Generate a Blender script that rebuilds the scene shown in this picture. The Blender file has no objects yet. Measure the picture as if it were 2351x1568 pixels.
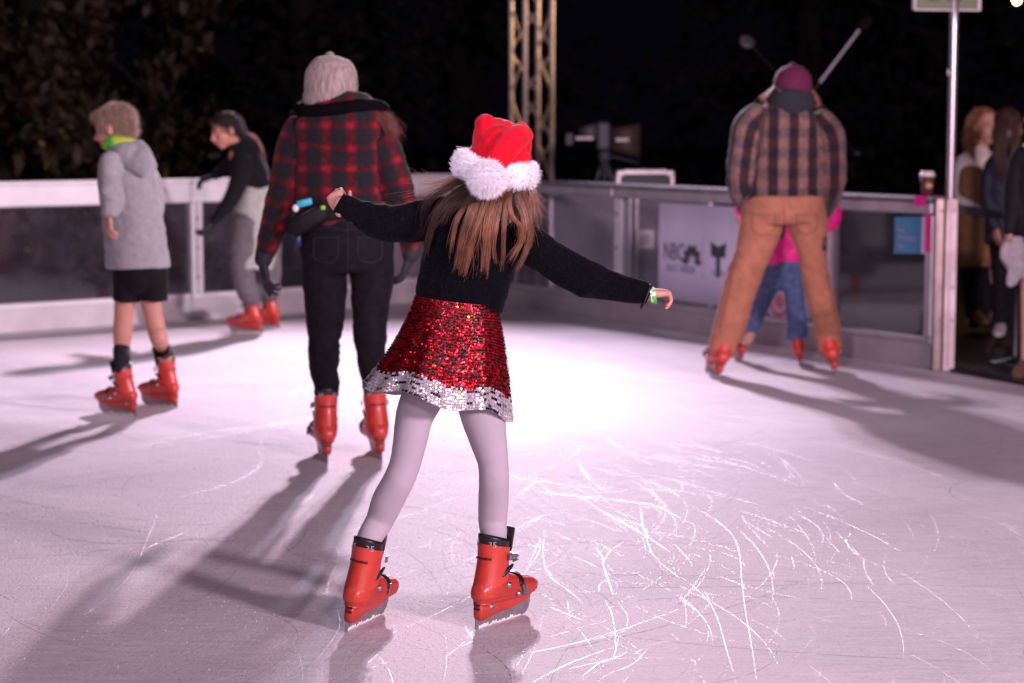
import bpy, math, random
import numpy as np
from mathutils import Vector, Matrix, noise
random.seed(7); np.random.seed(7)
SC = bpy.context.scene
COL = SC.collection
R = math.radians
# ------------------------------------------------------------------ camera
CAMH, PITCH, F = 1.42, R(6.05), 4571.0
cam = bpy.data.cameras.new('camera'); camo = bpy.data.objects.new('camera', cam); COL.objects.link(camo)
camo.location = (0, 0, CAMH); camo.rotation_euler = (math.pi/2 - PITCH, 0, 0)
cam.sensor_width = 36; cam.lens = 70; cam.clip_start = .1; cam.clip_end = 400
cam.dof.use_dof = True; cam.dof.focus_distance = 5.55; cam.dof.aperture_fstop = 3.0
SC.camera = camo
# ------------------------------------------------------------------ night sky, exposure
w = bpy.data.worlds.new('World'); SC.world = w; w.use_nodes = True
bg = w.node_tree.nodes['Background']
bg.inputs[0].default_value = (.30, .22, .62, 1); bg.inputs[1].default_value = .005
vs = SC.view_settings
vs.view_transform = 'Standard'; vs.look = 'None'; vs.gamma = 1; vs.use_curve_mapping = False; vs.exposure = 0
SC.cycles.use_denoising = True
SC.cycles.max_bounces = 8; SC.cycles.transparent_max_bounces = 16
SC.cycles.sample_clamp_indirect = 4; SC.cycles.caustics_reflective = False; SC.cycles.caustics_refractive = False
# ------------------------------------------------------------------ rink floodlights and added fill lamps, all out of frame
def lamp(name, loc, aim, power, col, size=.25, spot=None, blend=.5):
    l = bpy.data.lights.new(name, 'SPOT' if spot else 'AREA'); l.energy = power; l.color = col
    if spot: l.spot_size = R(spot); l.spot_blend = blend; l.shadow_soft_size = size
    else: l.shape = 'DISK'; l.size = size
    o = bpy.data.objects.new(name, l); COL.objects.link(o); o.location = loc
    o.rotation_euler = (Vector(aim) - Vector(loc)).to_track_quat('-Z', 'Y').to_euler()
    return o
lamp('truss_floodlight', (-.16, 18.5, 4.6), (-2.3, 6.6, 0), 5200, (1, .71, .88), .13, 66, 1.0)
lamp('truss_floodlight', (.20, 18.5, 4.75), (-1.0, 6.0, 0), 2300, (.82, .76, 1), .13, 66, 1.0)
lamp('unseen_floodlight', (6.4, -1.0, 3.3), (0, 9.5, .5), 920, (1, .70, .82), 1.0)
lamp('unseen_floodlight', (3.0, -4.5, 3.6), (0, 9.0, .5), 330, (1, .72, .84), 1.2)  # added second fill lamp, thins out the shadows of the front light
lamp('unseen_floodlight', (7.6, 4.2, 4.2), (-3.0, 12.6, .5), 4800, (1, .80, .92), .3, 26, .7)
lamp('unseen_floodlight', (-2.5, -5.0, 4.6), (1.6, 13.0, .6), 3300, (.96, .78, 1), .3, 16, .7)  # added narrow spot that brightens the banner panel and the man
lamp('overhead_fill', (-3.2, 1.5, 8.2), (-1.6, 7.0, 0), 140, (1, .74, .92), 2.6)  # added soft fill from above, lifts the ice and its shadows
lamp('string_light_glow', (3.6, 20.5, 3.4), (.2, 19, 2.0), 1500, (1, .58, .24), .1, 24, .6)
# ------------------------------------------------------------------ picture <-> place (points of the 2351 px wide view)
def ray(x, y):
    a = (x - 1175.5)/F; b = (784 - y)/F
    return Vector((a, math.cos(PITCH) + b*math.sin(PITCH), -math.sin(PITCH) + b*math.cos(PITCH)))
CAMP = Vector((0, 0, CAMH))
def W(x, y, Y):
    r = ray(x, y); return CAMP + r*(Y/r.y)
def G(x, y, z=0.0):
    r = ray(x, y); return CAMP + r*((z - CAMH)/r.z)
def PXY(p):
    q = Vector(p)-CAMP; fw = q.y*math.cos(PITCH)-q.z*math.sin(PITCH); up = q.y*math.sin(PITCH)+q.z*math.cos(PITCH)
    return 1175.5+F*q.x/fw, 784-F*up/fw, q.y+0.0
def ank(M, Y, *zw):
    """leg points running down into a boot: (height in boot, half width px) pairs"""
    out = []
    for z, hw in zw:
        x, y, yy = PXY(M@Vector((-.024, 0, z))); out.append((x, y, hw, yy-Y))
    return out
# ------------------------------------------------------------------ materials
MATS = {}
def nd(nt, t, **k):
    n = nt.nodes.new(t)
    for a, b in k.items():
        if a.startswith('i_'):
            n.inputs[int(a[2:]) if a[2:].isdigit() else a[2:]].default_value = b
        else: setattr(n, a, b)
    return n
def mat(name, col, rough=.6, metal=0, var=.15, vscale=30, bump=0, bscale=200, spec=.5, sheen=0, coat=0, sss=0, col2=None):
    if name in MATS: return MATS[name]
    m = bpy.data.materials.new(name); m.use_nodes = True; nt = m.node_tree; L = nt.links
    p = nt.nodes['Principled BSDF']
    p.inputs['Roughness'].default_value = rough; p.inputs['Metallic'].default_value = metal
    p.inputs['Specular IOR Level'].default_value = spec
    if sheen: p.inputs['Sheen Weight'].default_value = sheen; p.inputs['Sheen Roughness'].default_value = .4
    if coat: p.inputs['Coat Weight'].default_value = coat; p.inputs['Coat Roughness'].default_value = .12
    if sss: p.inputs['Subsurface Weight'].default_value = sss; p.inputs['Subsurface Radius'].default_value = (.012, .005, .003)
    tc = nd(nt, 'ShaderNodeTexCoord'); nz = nd(nt, 'ShaderNodeTexNoise', i_Scale=vscale, i_Detail=5.0)
    L.new(tc.outputs['Object'], nz.inputs['Vector'])
    rp = nd(nt, 'ShaderNodeValToRGB'); c2 = col2 or tuple(min(1, c*(1+var)) for c in col)
    rp.color_ramp.elements[0].position = .3; rp.color_ramp.elements[1].position = .7
    rp.color_ramp.elements[0].color = (*[c*(1-var) for c in col], 1) if not col2 else (*col, 1)
    rp.color_ramp.elements[1].color = (*c2, 1)
    L.new(nz.outputs[0], rp.inputs[0]); L.new(rp.outputs[0], p.inputs['Base Color'])
    if bump:
        n2 = nd(nt, 'ShaderNodeTexNoise', i_Scale=bscale, i_Detail=3.0); L.new(tc.outputs['Object'], n2.inputs['Vector'])
        b = nd(nt, 'ShaderNodeBump', i_Strength=bump, i_Distance=.004); L.new(n2.outputs[0], b.inputs['Height'])
        L.new(b.outputs[0], p.inputs['Normal'])
    MATS[name] = m; return m
def emit(name, col, s):
    m = bpy.data.materials.new(name); m.use_nodes = True; nt = m.node_tree
    p = nt.nodes['Principled BSDF']; p.inputs['Emission Color'].default_value = (*col, 1); p.inputs['Emission Strength'].default_value = s
    p.inputs['Base Color'].default_value = (*col, 1); return m
def plaid(name, pu, pv, wu, wv, none, one_v, one_h, both, soft=.06, extra=None, sheen=.3):
    """woven check: guv.x runs round the garment, guv.y along it"""
    m = bpy.data.materials.new(name); m.use_nodes = True; nt = m.node_tree; L = nt.links
    p = nt.nodes['Principled BSDF']; p.inputs['Roughness'].default_value = .85; p.inputs['Specular IOR Level'].default_value = .2
    p.inputs['Sheen Weight'].default_value = sheen
    at = nd(nt, 'ShaderNodeAttribute', attribute_name='guv'); sp = nd(nt, 'ShaderNodeSeparateXYZ'); L.new(at.outputs['Vector'], sp.inputs[0])
    def stripe(o, per, wd):
        a = nd(nt, 'ShaderNodeMath', operation='DIVIDE', i_1=per); L.new(o, a.inputs[0])
        f = nd(nt, 'ShaderNodeMath', operation='FRACT'); L.new(a.outputs[0], f.inputs[0])
        d = nd(nt, 'ShaderNodeMath', operation='SUBTRACT', i_1=.5); L.new(f.outputs[0], d.inputs[0])
        b = nd(nt, 'ShaderNodeMath', operation='ABSOLUTE'); L.new(d.outputs[0], b.inputs[0])
        r = nd(nt, 'ShaderNodeMapRange', i_1=wd/2-soft/2, i_2=wd/2+soft/2, i_3=1.0, i_4=0.0); L.new(b.outputs[0], r.inputs[0])
        return r.outputs[0]
    mv = stripe(sp.outputs[0], pu, wu); mh = stripe(sp.outputs[1], pv, wv)
    def mix(f, a, b):
        x = nd(nt, 'ShaderNodeMix', data_type='RGBA'); L.new(f, x.inputs[0])
        for s, q in ((6, a), (7, b)):
            if isinstance(q, tuple): x.inputs[s].default_value = (*q, 1)
            else: L.new(q, x.inputs[s])
        return x.outputs[2]
    a = mix(mv, none, one_v); b = mix(mv, one_h, both); c = mix(mh, a, b)
    nz = nd(nt, 'ShaderNodeTexNoise', i_Scale=60.0, i_Detail=6.0); tc = nd(nt, 'ShaderNodeTexCoord'); L.new(tc.outputs['Object'], nz.inputs['Vector'])
    mr = nd(nt, 'ShaderNodeMapRange', i_1=.3, i_2=.7, i_3=.6, i_4=1.35); L.new(nz.outputs[0], mr.inputs[0])
    mu = nd(nt, 'ShaderNodeMix', data_type='RGBA', blend_type='MULTIPLY', i_0=1.0); L.new(c, mu.inputs[6]); L.new(mr.outputs[0], mu.inputs[7])
    L.new(mu.outputs[2], p.inputs['Base Color'])
    bp = nd(nt, 'ShaderNodeBump', i_Strength=.3, i_Distance=.004); L.new(nz.outputs[0], bp.inputs['Height']); L.new(bp.outputs[0], p.inputs['Normal'])
    return m
# ------------------------------------------------------------------ mesh tools
def tag(o, label=None, cat=None, group=None, kind=None):
    if label: o['label'] = label
    if cat: o['category'] = cat
    if group: o['group'] = group
    if kind: o['kind'] = kind
    return o
def thing(name, loc, label, cat, group=None):
    o = bpy.data.objects.new(name, None); COL.objects.link(o); o.location = loc; o.empty_display_size = .1
    return tag(o, label, cat, group)
def catmull(A, sub):
    A = np.array(A, float); n = len(A)
    if n < 3 or sub < 2:
        if n == 2 and sub > 1: return np.array([A[0]*(1-t)+A[1]*t for t in np.linspace(0, 1, sub+1)])
        return A
    P = np.vstack([2*A[0]-A[1], A, 2*A[-1]-A[-2]]); out = []
    for i in range(1, n):
        p0, p1, p2, p3 = P[i-1], P[i], P[i+1], P[i+2]
        for k in range(sub):
            t = k/sub
            out.append(.5*((2*p1)+(-p0+p2)*t+(2*p0-5*p1+4*p2-p3)*t*t+(-p0+3*p1-3*p2+p3)*t**3))
    out.append(A[-1]); return np.array(out)
class MB:
    def __init__(s): s.v = []; s.f = []; s.m = []; s.bones = []
    def add(s, v, f, mi=0):
        b = len(s.v); s.v += [tuple(q) for q in v]; s.f += [tuple(b+i for i in q) for q in f]; s.m += [mi]*len(f)
    def rings(s, rs, n=18, cap0='round', cap1='round', sup=2.0, fn=None, mi=0, closed=False):
        rs = [(Vector(c), Vector(u), Vector(v)) for c, u, v in rs]
        def cap(r, d):
            c, u, v = r; e = min(u.length, v.length)*.8
            return [(c+d*e*math.sin(a), u*math.cos(a), v*math.cos(a)) for a in (R(35), R(60), R(78))]
        if not closed and cap0 == 'round': rs = cap(rs[0], (rs[0][0]-rs[1][0]).normalized())[::-1] + rs
        if not closed and cap1 == 'round': rs = rs + cap(rs[-1], (rs[-1][0]-rs[-2][0]).normalized())
        V = []; Fc = []; N = len(rs)
        for i, (c, u, v) in enumerate(rs):
            for k in range(n):
                a = 2*math.pi*k/n; ca, sa = math.cos(a), math.sin(a)
                if sup != 2: ca = math.copysign(abs(ca)**(2/sup), ca); sa = math.copysign(abs(sa)**(2/sup), sa)
                q = fn(i/(N-1), a) if fn else 1
                V.append(c+(u*ca+v*sa)*q)
        for i in range(N if closed else N-1):
            j = (i+1) % N
            for k in range(n):
                k2 = (k+1) % n; Fc.append((i*n+k, i*n+k2, j*n+k2, j*n+k))
        if not closed:
            if cap0: Fc.append(tuple(range(n))[::-1])
            if cap1: Fc.append(tuple((N-1)*n+k for k in range(n)))
        s.add(V, [q[::-1] for q in Fc], mi)
        return rs
    def tubew(s, P, sub=4, n=18, caps=('round', 'round'), sup=2.0, fn=None, mi=0, planar=False, ref=(0, 1, 0)):
        """P: (point, half width across the view, half depth)"""
        A = catmull([(*p[0], p[1], p[2]) for p in P], sub)
        C = A[:, :3]; T = np.gradient(C, axis=0); T /= np.linalg.norm(T, axis=1)[:, None]+1e-9
        rs = []; lu = None
        for c, t, ra, rb in zip(C, T, A[:, 3], A[:, 4]):
            t = Vector(t); u = t.cross(Vector(ref))
            if u.length < .25:
                u = (lu - t*lu.dot(t)) if lu is not None else t.cross(Vector((0, 0, 1)))
            u.normalize(); lu = u; v = t.cross(u).normalized()
            rs.append((Vector(c), u*max(ra, 1e-4), v*max(rb, 1e-4)))
        s.rings(rs, n, caps[0], caps[1], sup, fn, mi)
        s.bones.append(dict(c=C, u=np.array([r[1].normalized() for r in rs]), v=np.array([r[2].normalized() for r in rs]),
                            t=T, r=(A[:, 3]+A[:, 4])/2, planar=planar))
        return rs
    def tube(s, P, Y, ratio=.85, **k):
        """P: (x, y, half width px, dY, half depth px) in the picture at depth Y"""
        Q = []
        for p in P:
            x, y, hw = p[:3]; dY = p[3] if len(p) > 3 else 0; hd = p[4] if len(p) > 4 else hw*ratio
            sc = (Y+dY)/F; Q.append((W(x, y, Y+dY), hw*sc, hd*sc))
        return s.tubew(Q, **k)
    def ell(s, c, rx, ry, rz, M=None, n=14, mi=0):
        M = M or Matrix.Identity(3); c = Vector(c); V = []; Fc = []; m = n//2
        V.append(c+M@Vector((0, 0, rz)))
        for i in range(1, m):
            a = math.pi*i/m
            for k in range(n):
                b = 2*math.pi*k/n; V.append(c+M@Vector((rx*math.sin(a)*math.cos(b), ry*math.sin(a)*math.sin(b), rz*math.cos(a))))
        V.append(c+M@Vector((0, 0, -rz))); e = len(V)-1
        for k in range(n): Fc.append((0, 1+k, 1+(k+1) % n)); Fc.append((e, 1+(m-2)*n+(k+1) % n, 1+(m-2)*n+k))
        for i in range(m-2):
            for k in range(n): Fc.append((1+i*n+k, 1+(i+1)*n+k, 1+(i+1)*n+(k+1) % n, 1+i*n+(k+1) % n))
        s.add(V, Fc, mi)
    def box(s, o, ax, ay, az, mi=0, bev=0):
        """o = min corner, three edge vectors; bev chamfers the edges"""
        o, ax, ay, az = map(Vector, (o, ax, ay, az)); L = (ax.length, ay.length, az.length)
        if not bev:
            V = [o+ax*i+ay*j+az*k for k in (0, 1) for j in (0, 1) for i in (0, 1)]
            s.add(V, [(0, 2, 3, 1), (4, 5, 7, 6), (0, 1, 5, 4), (2, 6, 7, 3), (0, 4, 6, 2), (1, 3, 7, 5)], mi); return
        bev = min(bev, min(L)*.45); e = [bev/l for l in L]; V = []; idx = {}
        for i in (0, 1):
            for j in (0, 1):
                for k in (0, 1):
                    for ax_ in range(3):
                        t = [i, j, k]
                        q = [t[d] if d == ax_ else (e[d] if t[d] == 0 else 1-e[d]) for d in range(3)]
                        idx[(i, j, k, ax_)] = len(V); V.append(o+ax*q[0]+ay*q[1]+az*q[2])
        Fc = []
        for d in range(3):
            a, b = [x for x in range(3) if x != d]
            for s0 in (0, 1):
                def g(p, q, w=d):
                    t = [0, 0, 0]; t[d] = s0; t[a] = p; t[b] = q; return idx[(*t, d)]
                Fc.append((g(0, 0), g(1, 0), g(1, 1), g(0, 1)))
        for d in range(3):
            a, b = [x for x in range(3) if x != d]
            for p in (0, 1):
                for q in (0, 1):
                    def h(k, w):
                        t = [0, 0, 0]; t[d] = k; t[a] = p; t[b] = q; return idx[(*t, w)]
                    Fc.append((h(0, a), h(1, a), h(1, b), h(0, b)))
        for i in (0, 1):
            for j in (0, 1):
                for k in (0, 1): Fc.append((idx[(i, j, k, 0)], idx[(i, j, k, 1)], idx[(i, j, k, 2)]))
        c = o+(ax+ay+az)/2; F2 = []
        for f in Fc:
            p = [V[i] for i in f]; nn = (p[1]-p[0]).cross(p[2]-p[0])
            F2.append(f if nn.dot(sum(p, Vector())/len(p)-c) > 0 else f[::-1])
        s.add(V, F2, mi)
    def build(s, name, mats, parent=None, base=None, voxel=0, smooth=0, disp=None, shade=True, guv=False, sub=0, seam=0):
        base = Vector(base) if base is not None else (parent.location.copy() if parent else Vector())
        me = bpy.data.meshes.new(name); me.from_pydata([Vector(q)-base for q in s.v], [], s.f)
        mats = mats if isinstance(mats, (list, tuple)) else [mats]
        if voxel or smooth or sub:
            t = bpy.data.objects.new('t', me); COL.objects.link(t)
            if voxel: r = t.modifiers.new('r', 'REMESH'); r.mode = 'VOXEL'; r.voxel_size = voxel
            if smooth: r = t.modifiers.new('s', 'SMOOTH'); r.factor = .5; r.iterations = smooth
            if sub: r = t.modifiers.new('u', 'SUBSURF'); r.levels = sub; r.render_levels = sub
            dg = bpy.context.evaluated_depsgraph_get()
            m2 = bpy.data.meshes.new_from_object(t.evaluated_get(dg)); bpy.data.objects.remove(t); bpy.data.meshes.remove(me); me = m2
            me.name = name
        me.materials.clear()
        for m in mats: me.materials.append(m)
        if len(mats) > 1 and len(me.polygons) == len(s.m): me.polygons.foreach_set('material_index', s.m)
        if guv or disp:
            n = len(me.vertices); co = np.empty(n*3, np.float32); me.vertices.foreach_get('co', co); co = co.reshape(-1, 3)
            nr = np.empty(n*3, np.float32); me.vertices.foreach_get('normal', nr); nr = nr.reshape(-1, 3)
            wco = co + np.array(base, np.float32)
            best = np.full(n, 1e9); sec = np.full(n, 1e9); uv = np.zeros((n, 3), np.float32); nb = np.zeros(n, int)
            for bi, b in enumerate(s.bones):
                arc = np.concatenate([[0], np.cumsum(np.linalg.norm(np.diff(b['c'], axis=0), axis=1))])
                d = np.linalg.norm(wco[:, None, :]-b['c'][None], axis=2)/b['r'][None]
                j = d.argmin(1); dm = d[np.arange(n), j]; rel = wco-b['c'][j]
                U = arc[j]+(rel*b['t'][j]).sum(1)
                if b['planar']:
                    Vv = rel[:, 0] + (b['c'][j]-b['c'][0])[:, 0]; U = b['c'][0, 2]-wco[:, 2]
                else: Vv = np.arctan2((rel*b['v'][j]).sum(1), (rel*b['u'][j]).sum(1))*b['r'].mean()
                k = dm < best; sec = np.where(k, best, np.minimum(sec, dm)); best[k] = dm[k]; uv[k, 0] = Vv[k]; uv[k, 1] = U[k]; uv[k, 2] = bi; nb[k] = bi
            if disp:
                dd = np.array([disp(wco[i], uv[i]) for i in range(n)], np.float32)
                if seam: dd -= seam*np.exp(-((sec-best)/.22)**2)
                co = co + nr*dd[:, None]; me.vertices.foreach_set('co', co.ravel())
            at = me.attributes.new('guv', 'FLOAT_VECTOR', 'POINT'); at.data.foreach_set('vector', uv.ravel())
        if shade: me.polygons.foreach_set('use_smooth', [True]*len(me.polygons))
        me.update()
        o = bpy.data.objects.new(name, me); COL.objects.link(o)
        if parent: o.parent = parent; o.location = base-parent.location
        else: o.location = base
        return o
def wrinkle(amp, su=14, sv=5, joints=(), small=.25):
    """cloth folds: noise stretched round the limb, stronger near the joints (point, radius, gain)"""
    def f(p, uv):
        a = amp
        for c, r, g in joints:
            d = (Vector(p)-c).length/r
            a += g*math.exp(-d*d)
        q = noise.noise(Vector((uv[0]*sv, uv[1]*su, uv[2]*7.3)))
        q = q*.7 + .5*(1-2*abs(noise.noise(Vector((uv[0]*sv*1.6+3, uv[1]*su*1.3+uv[0]*6, uv[2]*3.1)))))
        return a*q + amp*small*noise.noise(Vector(p)*40)
    return f
def strands(mb, paths, width, taper=.3, mi=0):
    """paths: list of point lists; each becomes a thin three-sided strand"""
    for P in paths:
        P = [Vector(p) for p in P]; n = len(P); V = []; Fc = []
        a0 = random.random()*6
        for i, p in enumerate(P):
            t = (P[min(i+1, n-1)]-P[max(i-1, 0)]).normalized()
            u = t.orthogonal().normalized() if i == 0 else (u-t*u.dot(t)).normalized()
            v = t.cross(u); r = width*(1-(1-taper)*(i/(n-1))**1.5)*random.uniform(.9, 1.1)
            for k in range(3):
                a = a0+k*2.0944; V.append(p+u*r*math.cos(a)+v*r*math.sin(a))
        for i in range(n-1):
            for k in range(3): Fc.append((i*3+k, i*3+(k+1) % 3, i*3+3+(k+1) % 3, i*3+3+k))
        mb.add(V, Fc, mi)
def lock(P, Y, n, s0, s1, seg=9, wav=.004):
    """strand paths following a guide (x, y, dY): spread s0 at the root, s1 at the tip, metres"""
    C = catmull([tuple(W(p[0], p[1], Y+(p[2] if len(p) > 2 else 0))) for p in P], 5)
    out = []
    for _ in range(n):
        o = Vector((random.gauss(0, .68), random.gauss(0, .5), random.gauss(0, .25))); e = random.uniform(.50, 1.02); ph = random.random()*6; o2 = Vector((random.gauss(0, 1), random.gauss(0, .7), 0))*random.choice((.3, .5, 1.6))
        q = []
        for i in range(seg):
            t = i/(seg-1)*e; k = t*(len(C)-1); a = int(min(k, len(C)-2)); fr = k-a
            p = Vector(C[a]*(1-fr)+C[a+1]*fr)
            q.append(p+o*(s0*(1-t)+s1*t)+Vector((math.sin(ph+t*5), math.cos(ph+t*4), 0))*wav*t+o2*s1*1.1*t*t)
        out.append(q)
    return out
def surf_samples(o, n, rng, up=None):
    me = o.data; m = len(me.polygons)
    ar = np.empty(m); me.polygons.foreach_get('area', ar); c = np.empty(m*3); me.polygons.foreach_get('center', c); nn = np.empty(m*3); me.polygons.foreach_get('normal', nn)
    c = c.reshape(-1, 3); nn = nn.reshape(-1, 3)
    j = rng.choice(m, n, p=ar/ar.sum())
    return c[j]+rng.normal(0, 1, (n, 3))*np.sqrt(ar[j])[:, None]*.3, nn[j]
def fur(o, name, m, n, ln, wd, comb=(0, 0, -.3), rnd=.5, seed=1, parent=None):
    rng = np.random.default_rng(seed); P, N = surf_samples(o, n, rng)
    V = []; Fc = []
    D = N+rng.normal(0, rnd, (n, 3))+np.array(comb); D /= np.linalg.norm(D, axis=1)[:, None]
    Ls = ln*rng.uniform(.5, 1.25, n); a = np.cross(D, rng.normal(0, 1, (n, 3))); a /= np.linalg.norm(a, axis=1)[:, None]; b = np.cross(D, a)
    for k in range(3):
        t = k*2.0944; V.append(P-D*.002+wd*(a*math.cos(t)+b*math.sin(t)))
    mid = P+D*Ls[:, None]*.5
    V.append(P+(D+np.array(comb)*.6)*Ls[:, None])
    V = np.stack(V, 1).reshape(-1, 3)
    for i in range(n):
        q = i*4; Fc += [(q, q+1, q+3), (q+1, q+2, q+3), (q+2, q, q+3)]
    me = bpy.data.meshes.new(name); me.from_pydata(V.tolist(), [], Fc); me.materials.append(m)
    f = bpy.data.objects.new(name, me); COL.objects.link(f); f.parent = parent or o; tag(f, kind='stuff')
    if parent: f.location = o.location
    return f
def hand(mb, wrist, d, nrm, thumb, L, curl=((.5, .6, .4),)*4, fat=1.0, wr=.14):
    wrist = Vector(wrist); d = Vector(d).normalized(); nrm = Vector(nrm); nrm = (nrm-d*nrm.dot(d)).normalized(); s = d.cross(nrm)*thumb
    mb.rings([(wrist-d*.1*L, s*wr*L, nrm*.10*L), (wrist, s*wr*L, nrm*.095*L), (wrist+d*.16*L, s*.185*L, nrm*.095*L*fat),
              (wrist+d*.34*L, s*.215*L, nrm*.085*L*fat), (wrist+d*.50*L, s*.21*L, nrm*.07*L*fat)], 16, sup=2.4)
    for i, (of, ln) in enumerate(zip((.155, .053, -.05, -.15), (.44, .48, .45, .35))):
        p = wrist+d*(.50-.03*abs(i-1))*L+s*of*L; q = [p-d*.06*L]; a = 0; r = [.052*L*fat]
        q.append(p); r.append(.052*L*fat)
        for fr, c in zip((.45, .3, .25), curl[i % len(curl)]):
            a += c; p = p+(d*math.cos(a)+nrm*math.sin(a)+s*of*.25)*ln*L*fr; q.append(p); r.append(r[-1]*.91)
        mb.tubew([(x, y, y) for x, y in zip(q, r)], sub=3, n=10, ref=tuple(s))
    p = wrist+d*.10*L+s*.13*L; q = [p]; r = [.07*L*fat]
    for dd, ln in ((d*.7+s*.62+nrm*.3, .22), (d*.85+s*.3+nrm*.35, .17), (d*.9+s*.05+nrm*.4, .13)):
        p = p+dd.normalized()*ln*L; q.append(p); r.append(r[-1]*.84)
    mb.tubew([(x, y, y) for x, y in zip(q, r)], sub=3, n=10, ref=tuple(nrm))
def head(mb, c, fwd, up, h, nose=1.0):
    """c = centre of the head, h = chin to crown; returns the basis (side, fwd, up)"""
    c = Vector(c); f = Vector(fwd).normalized(); u = Vector(up); u = (u-f*u.dot(f)).normalized(); s = f.cross(u); k = h/.225
    M = Matrix((s, f, u)).transposed()
    P = lambda a, b, e: c+(s*a+f*b+u*e)*k
    mb.ell(P(0, -.012, .028), .076*k, .097*k, .084*k, M)
    mb.ell(P(0, .026, -.03), .061*k, .066*k, .074*k, M)
    mb.ell(P(0, .055, -.088), .030*k, .026*k, .024*k, M)
    mb.ell(P(0, .068, .022), .052*k, .022*k, .02*k, M)
    for t in (-1, 1):
        mb.ell(P(t*.036, .062, -.028), .022*k, .022*k, .026*k, M)
        mb.ell(P(t*.076, -.008, -.012), .010*k, .019*k, .031*k, M)
    mb.tubew([(P(0, .084, .012), .008*k, .008*k), (P(0, .098, -.012), .010*k, .010*k), (P(0, .108*nose, -.030), .0135*k, .011*k), (P(0, .092, -.040), .013*k, .008*k)], sub=2, n=10, ref=tuple(s))
    mb.ell(P(0, .086, -.058), .022*k, .011*k, .009*k, M); mb.ell(P(0, .082, -.069), .019*k, .011*k, .007*k, M)
    return P, M, k
def face(parent, PMk, iris=(.03, .015, .01), brow=(.05, .025, .015), lips=(.45, .14, .13)):
    P, M, k = PMk
    for t in (-1, 1):
        b = MB(); b.ell(P(t*.031, .075, -.004), .0135*k, .008*k, .0085*k, M, mi=0); b.ell(P(t*.031, .0815, -.004), .0065*k, .003*k, .0065*k, M, mi=1)
        b.build('eye', [mat('eye_white', (.6, .55, .53), .2), mat('iris', iris, .2)], parent)
        b = MB(); b.tubew([(P(t*.013, .092, .018), .002*k, .003*k), (P(t*.03, .09, .024), .003*k, .004*k), (P(t*.05, .076, .018), .0015*k, .002*k)], sub=2, n=8)
        b.build('eyebrow', mat('brow', brow, .8), parent)
    b = MB(); b.ell(P(0, .089, -.057), .021*k, .011*k, .007*k, M); b.ell(P(0, .086, -.068), .018*k, .010*k, .0065*k, M)
    b.build('lips', mat('lips', lips, .4), parent)
def drape(o, pts, lift=.002, n=10):
    """points of the picture dropped on to a garment that stands there"""
    bpy.context.view_layer.update(); out = []; Mi = o.matrix_world.inverted()
    C = catmull([(x, y, 0) for x, y in pts], n)
    for x, y, _ in C:
        d = ray(x, y); ok, loc, nr, _i = o.ray_cast(Mi@CAMP, (Mi.to_3x3()@d).normalized())
        if ok: out.append(o.matrix_world@(loc+nr*lift))
    return out
def seams(o, parent, lists, m, r=.0022, name='seam'):
    for P in lists:
        q = drape(o, P, r*.5)
        if len(q) > 3: b = MB(); b.tubew([(p, r, r) for p in q], sub=1, n=6); b.build(name, m, parent)
SKIN = mat('skin', (.56, .29, .22), .5, var=.08, vscale=20, bump=.08, bscale=300, sss=.12)
SKIN2 = mat('skin_tan', (.46, .21, .14), .5, var=.08, vscale=20, bump=.08, bscale=300, sss=.1)
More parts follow.
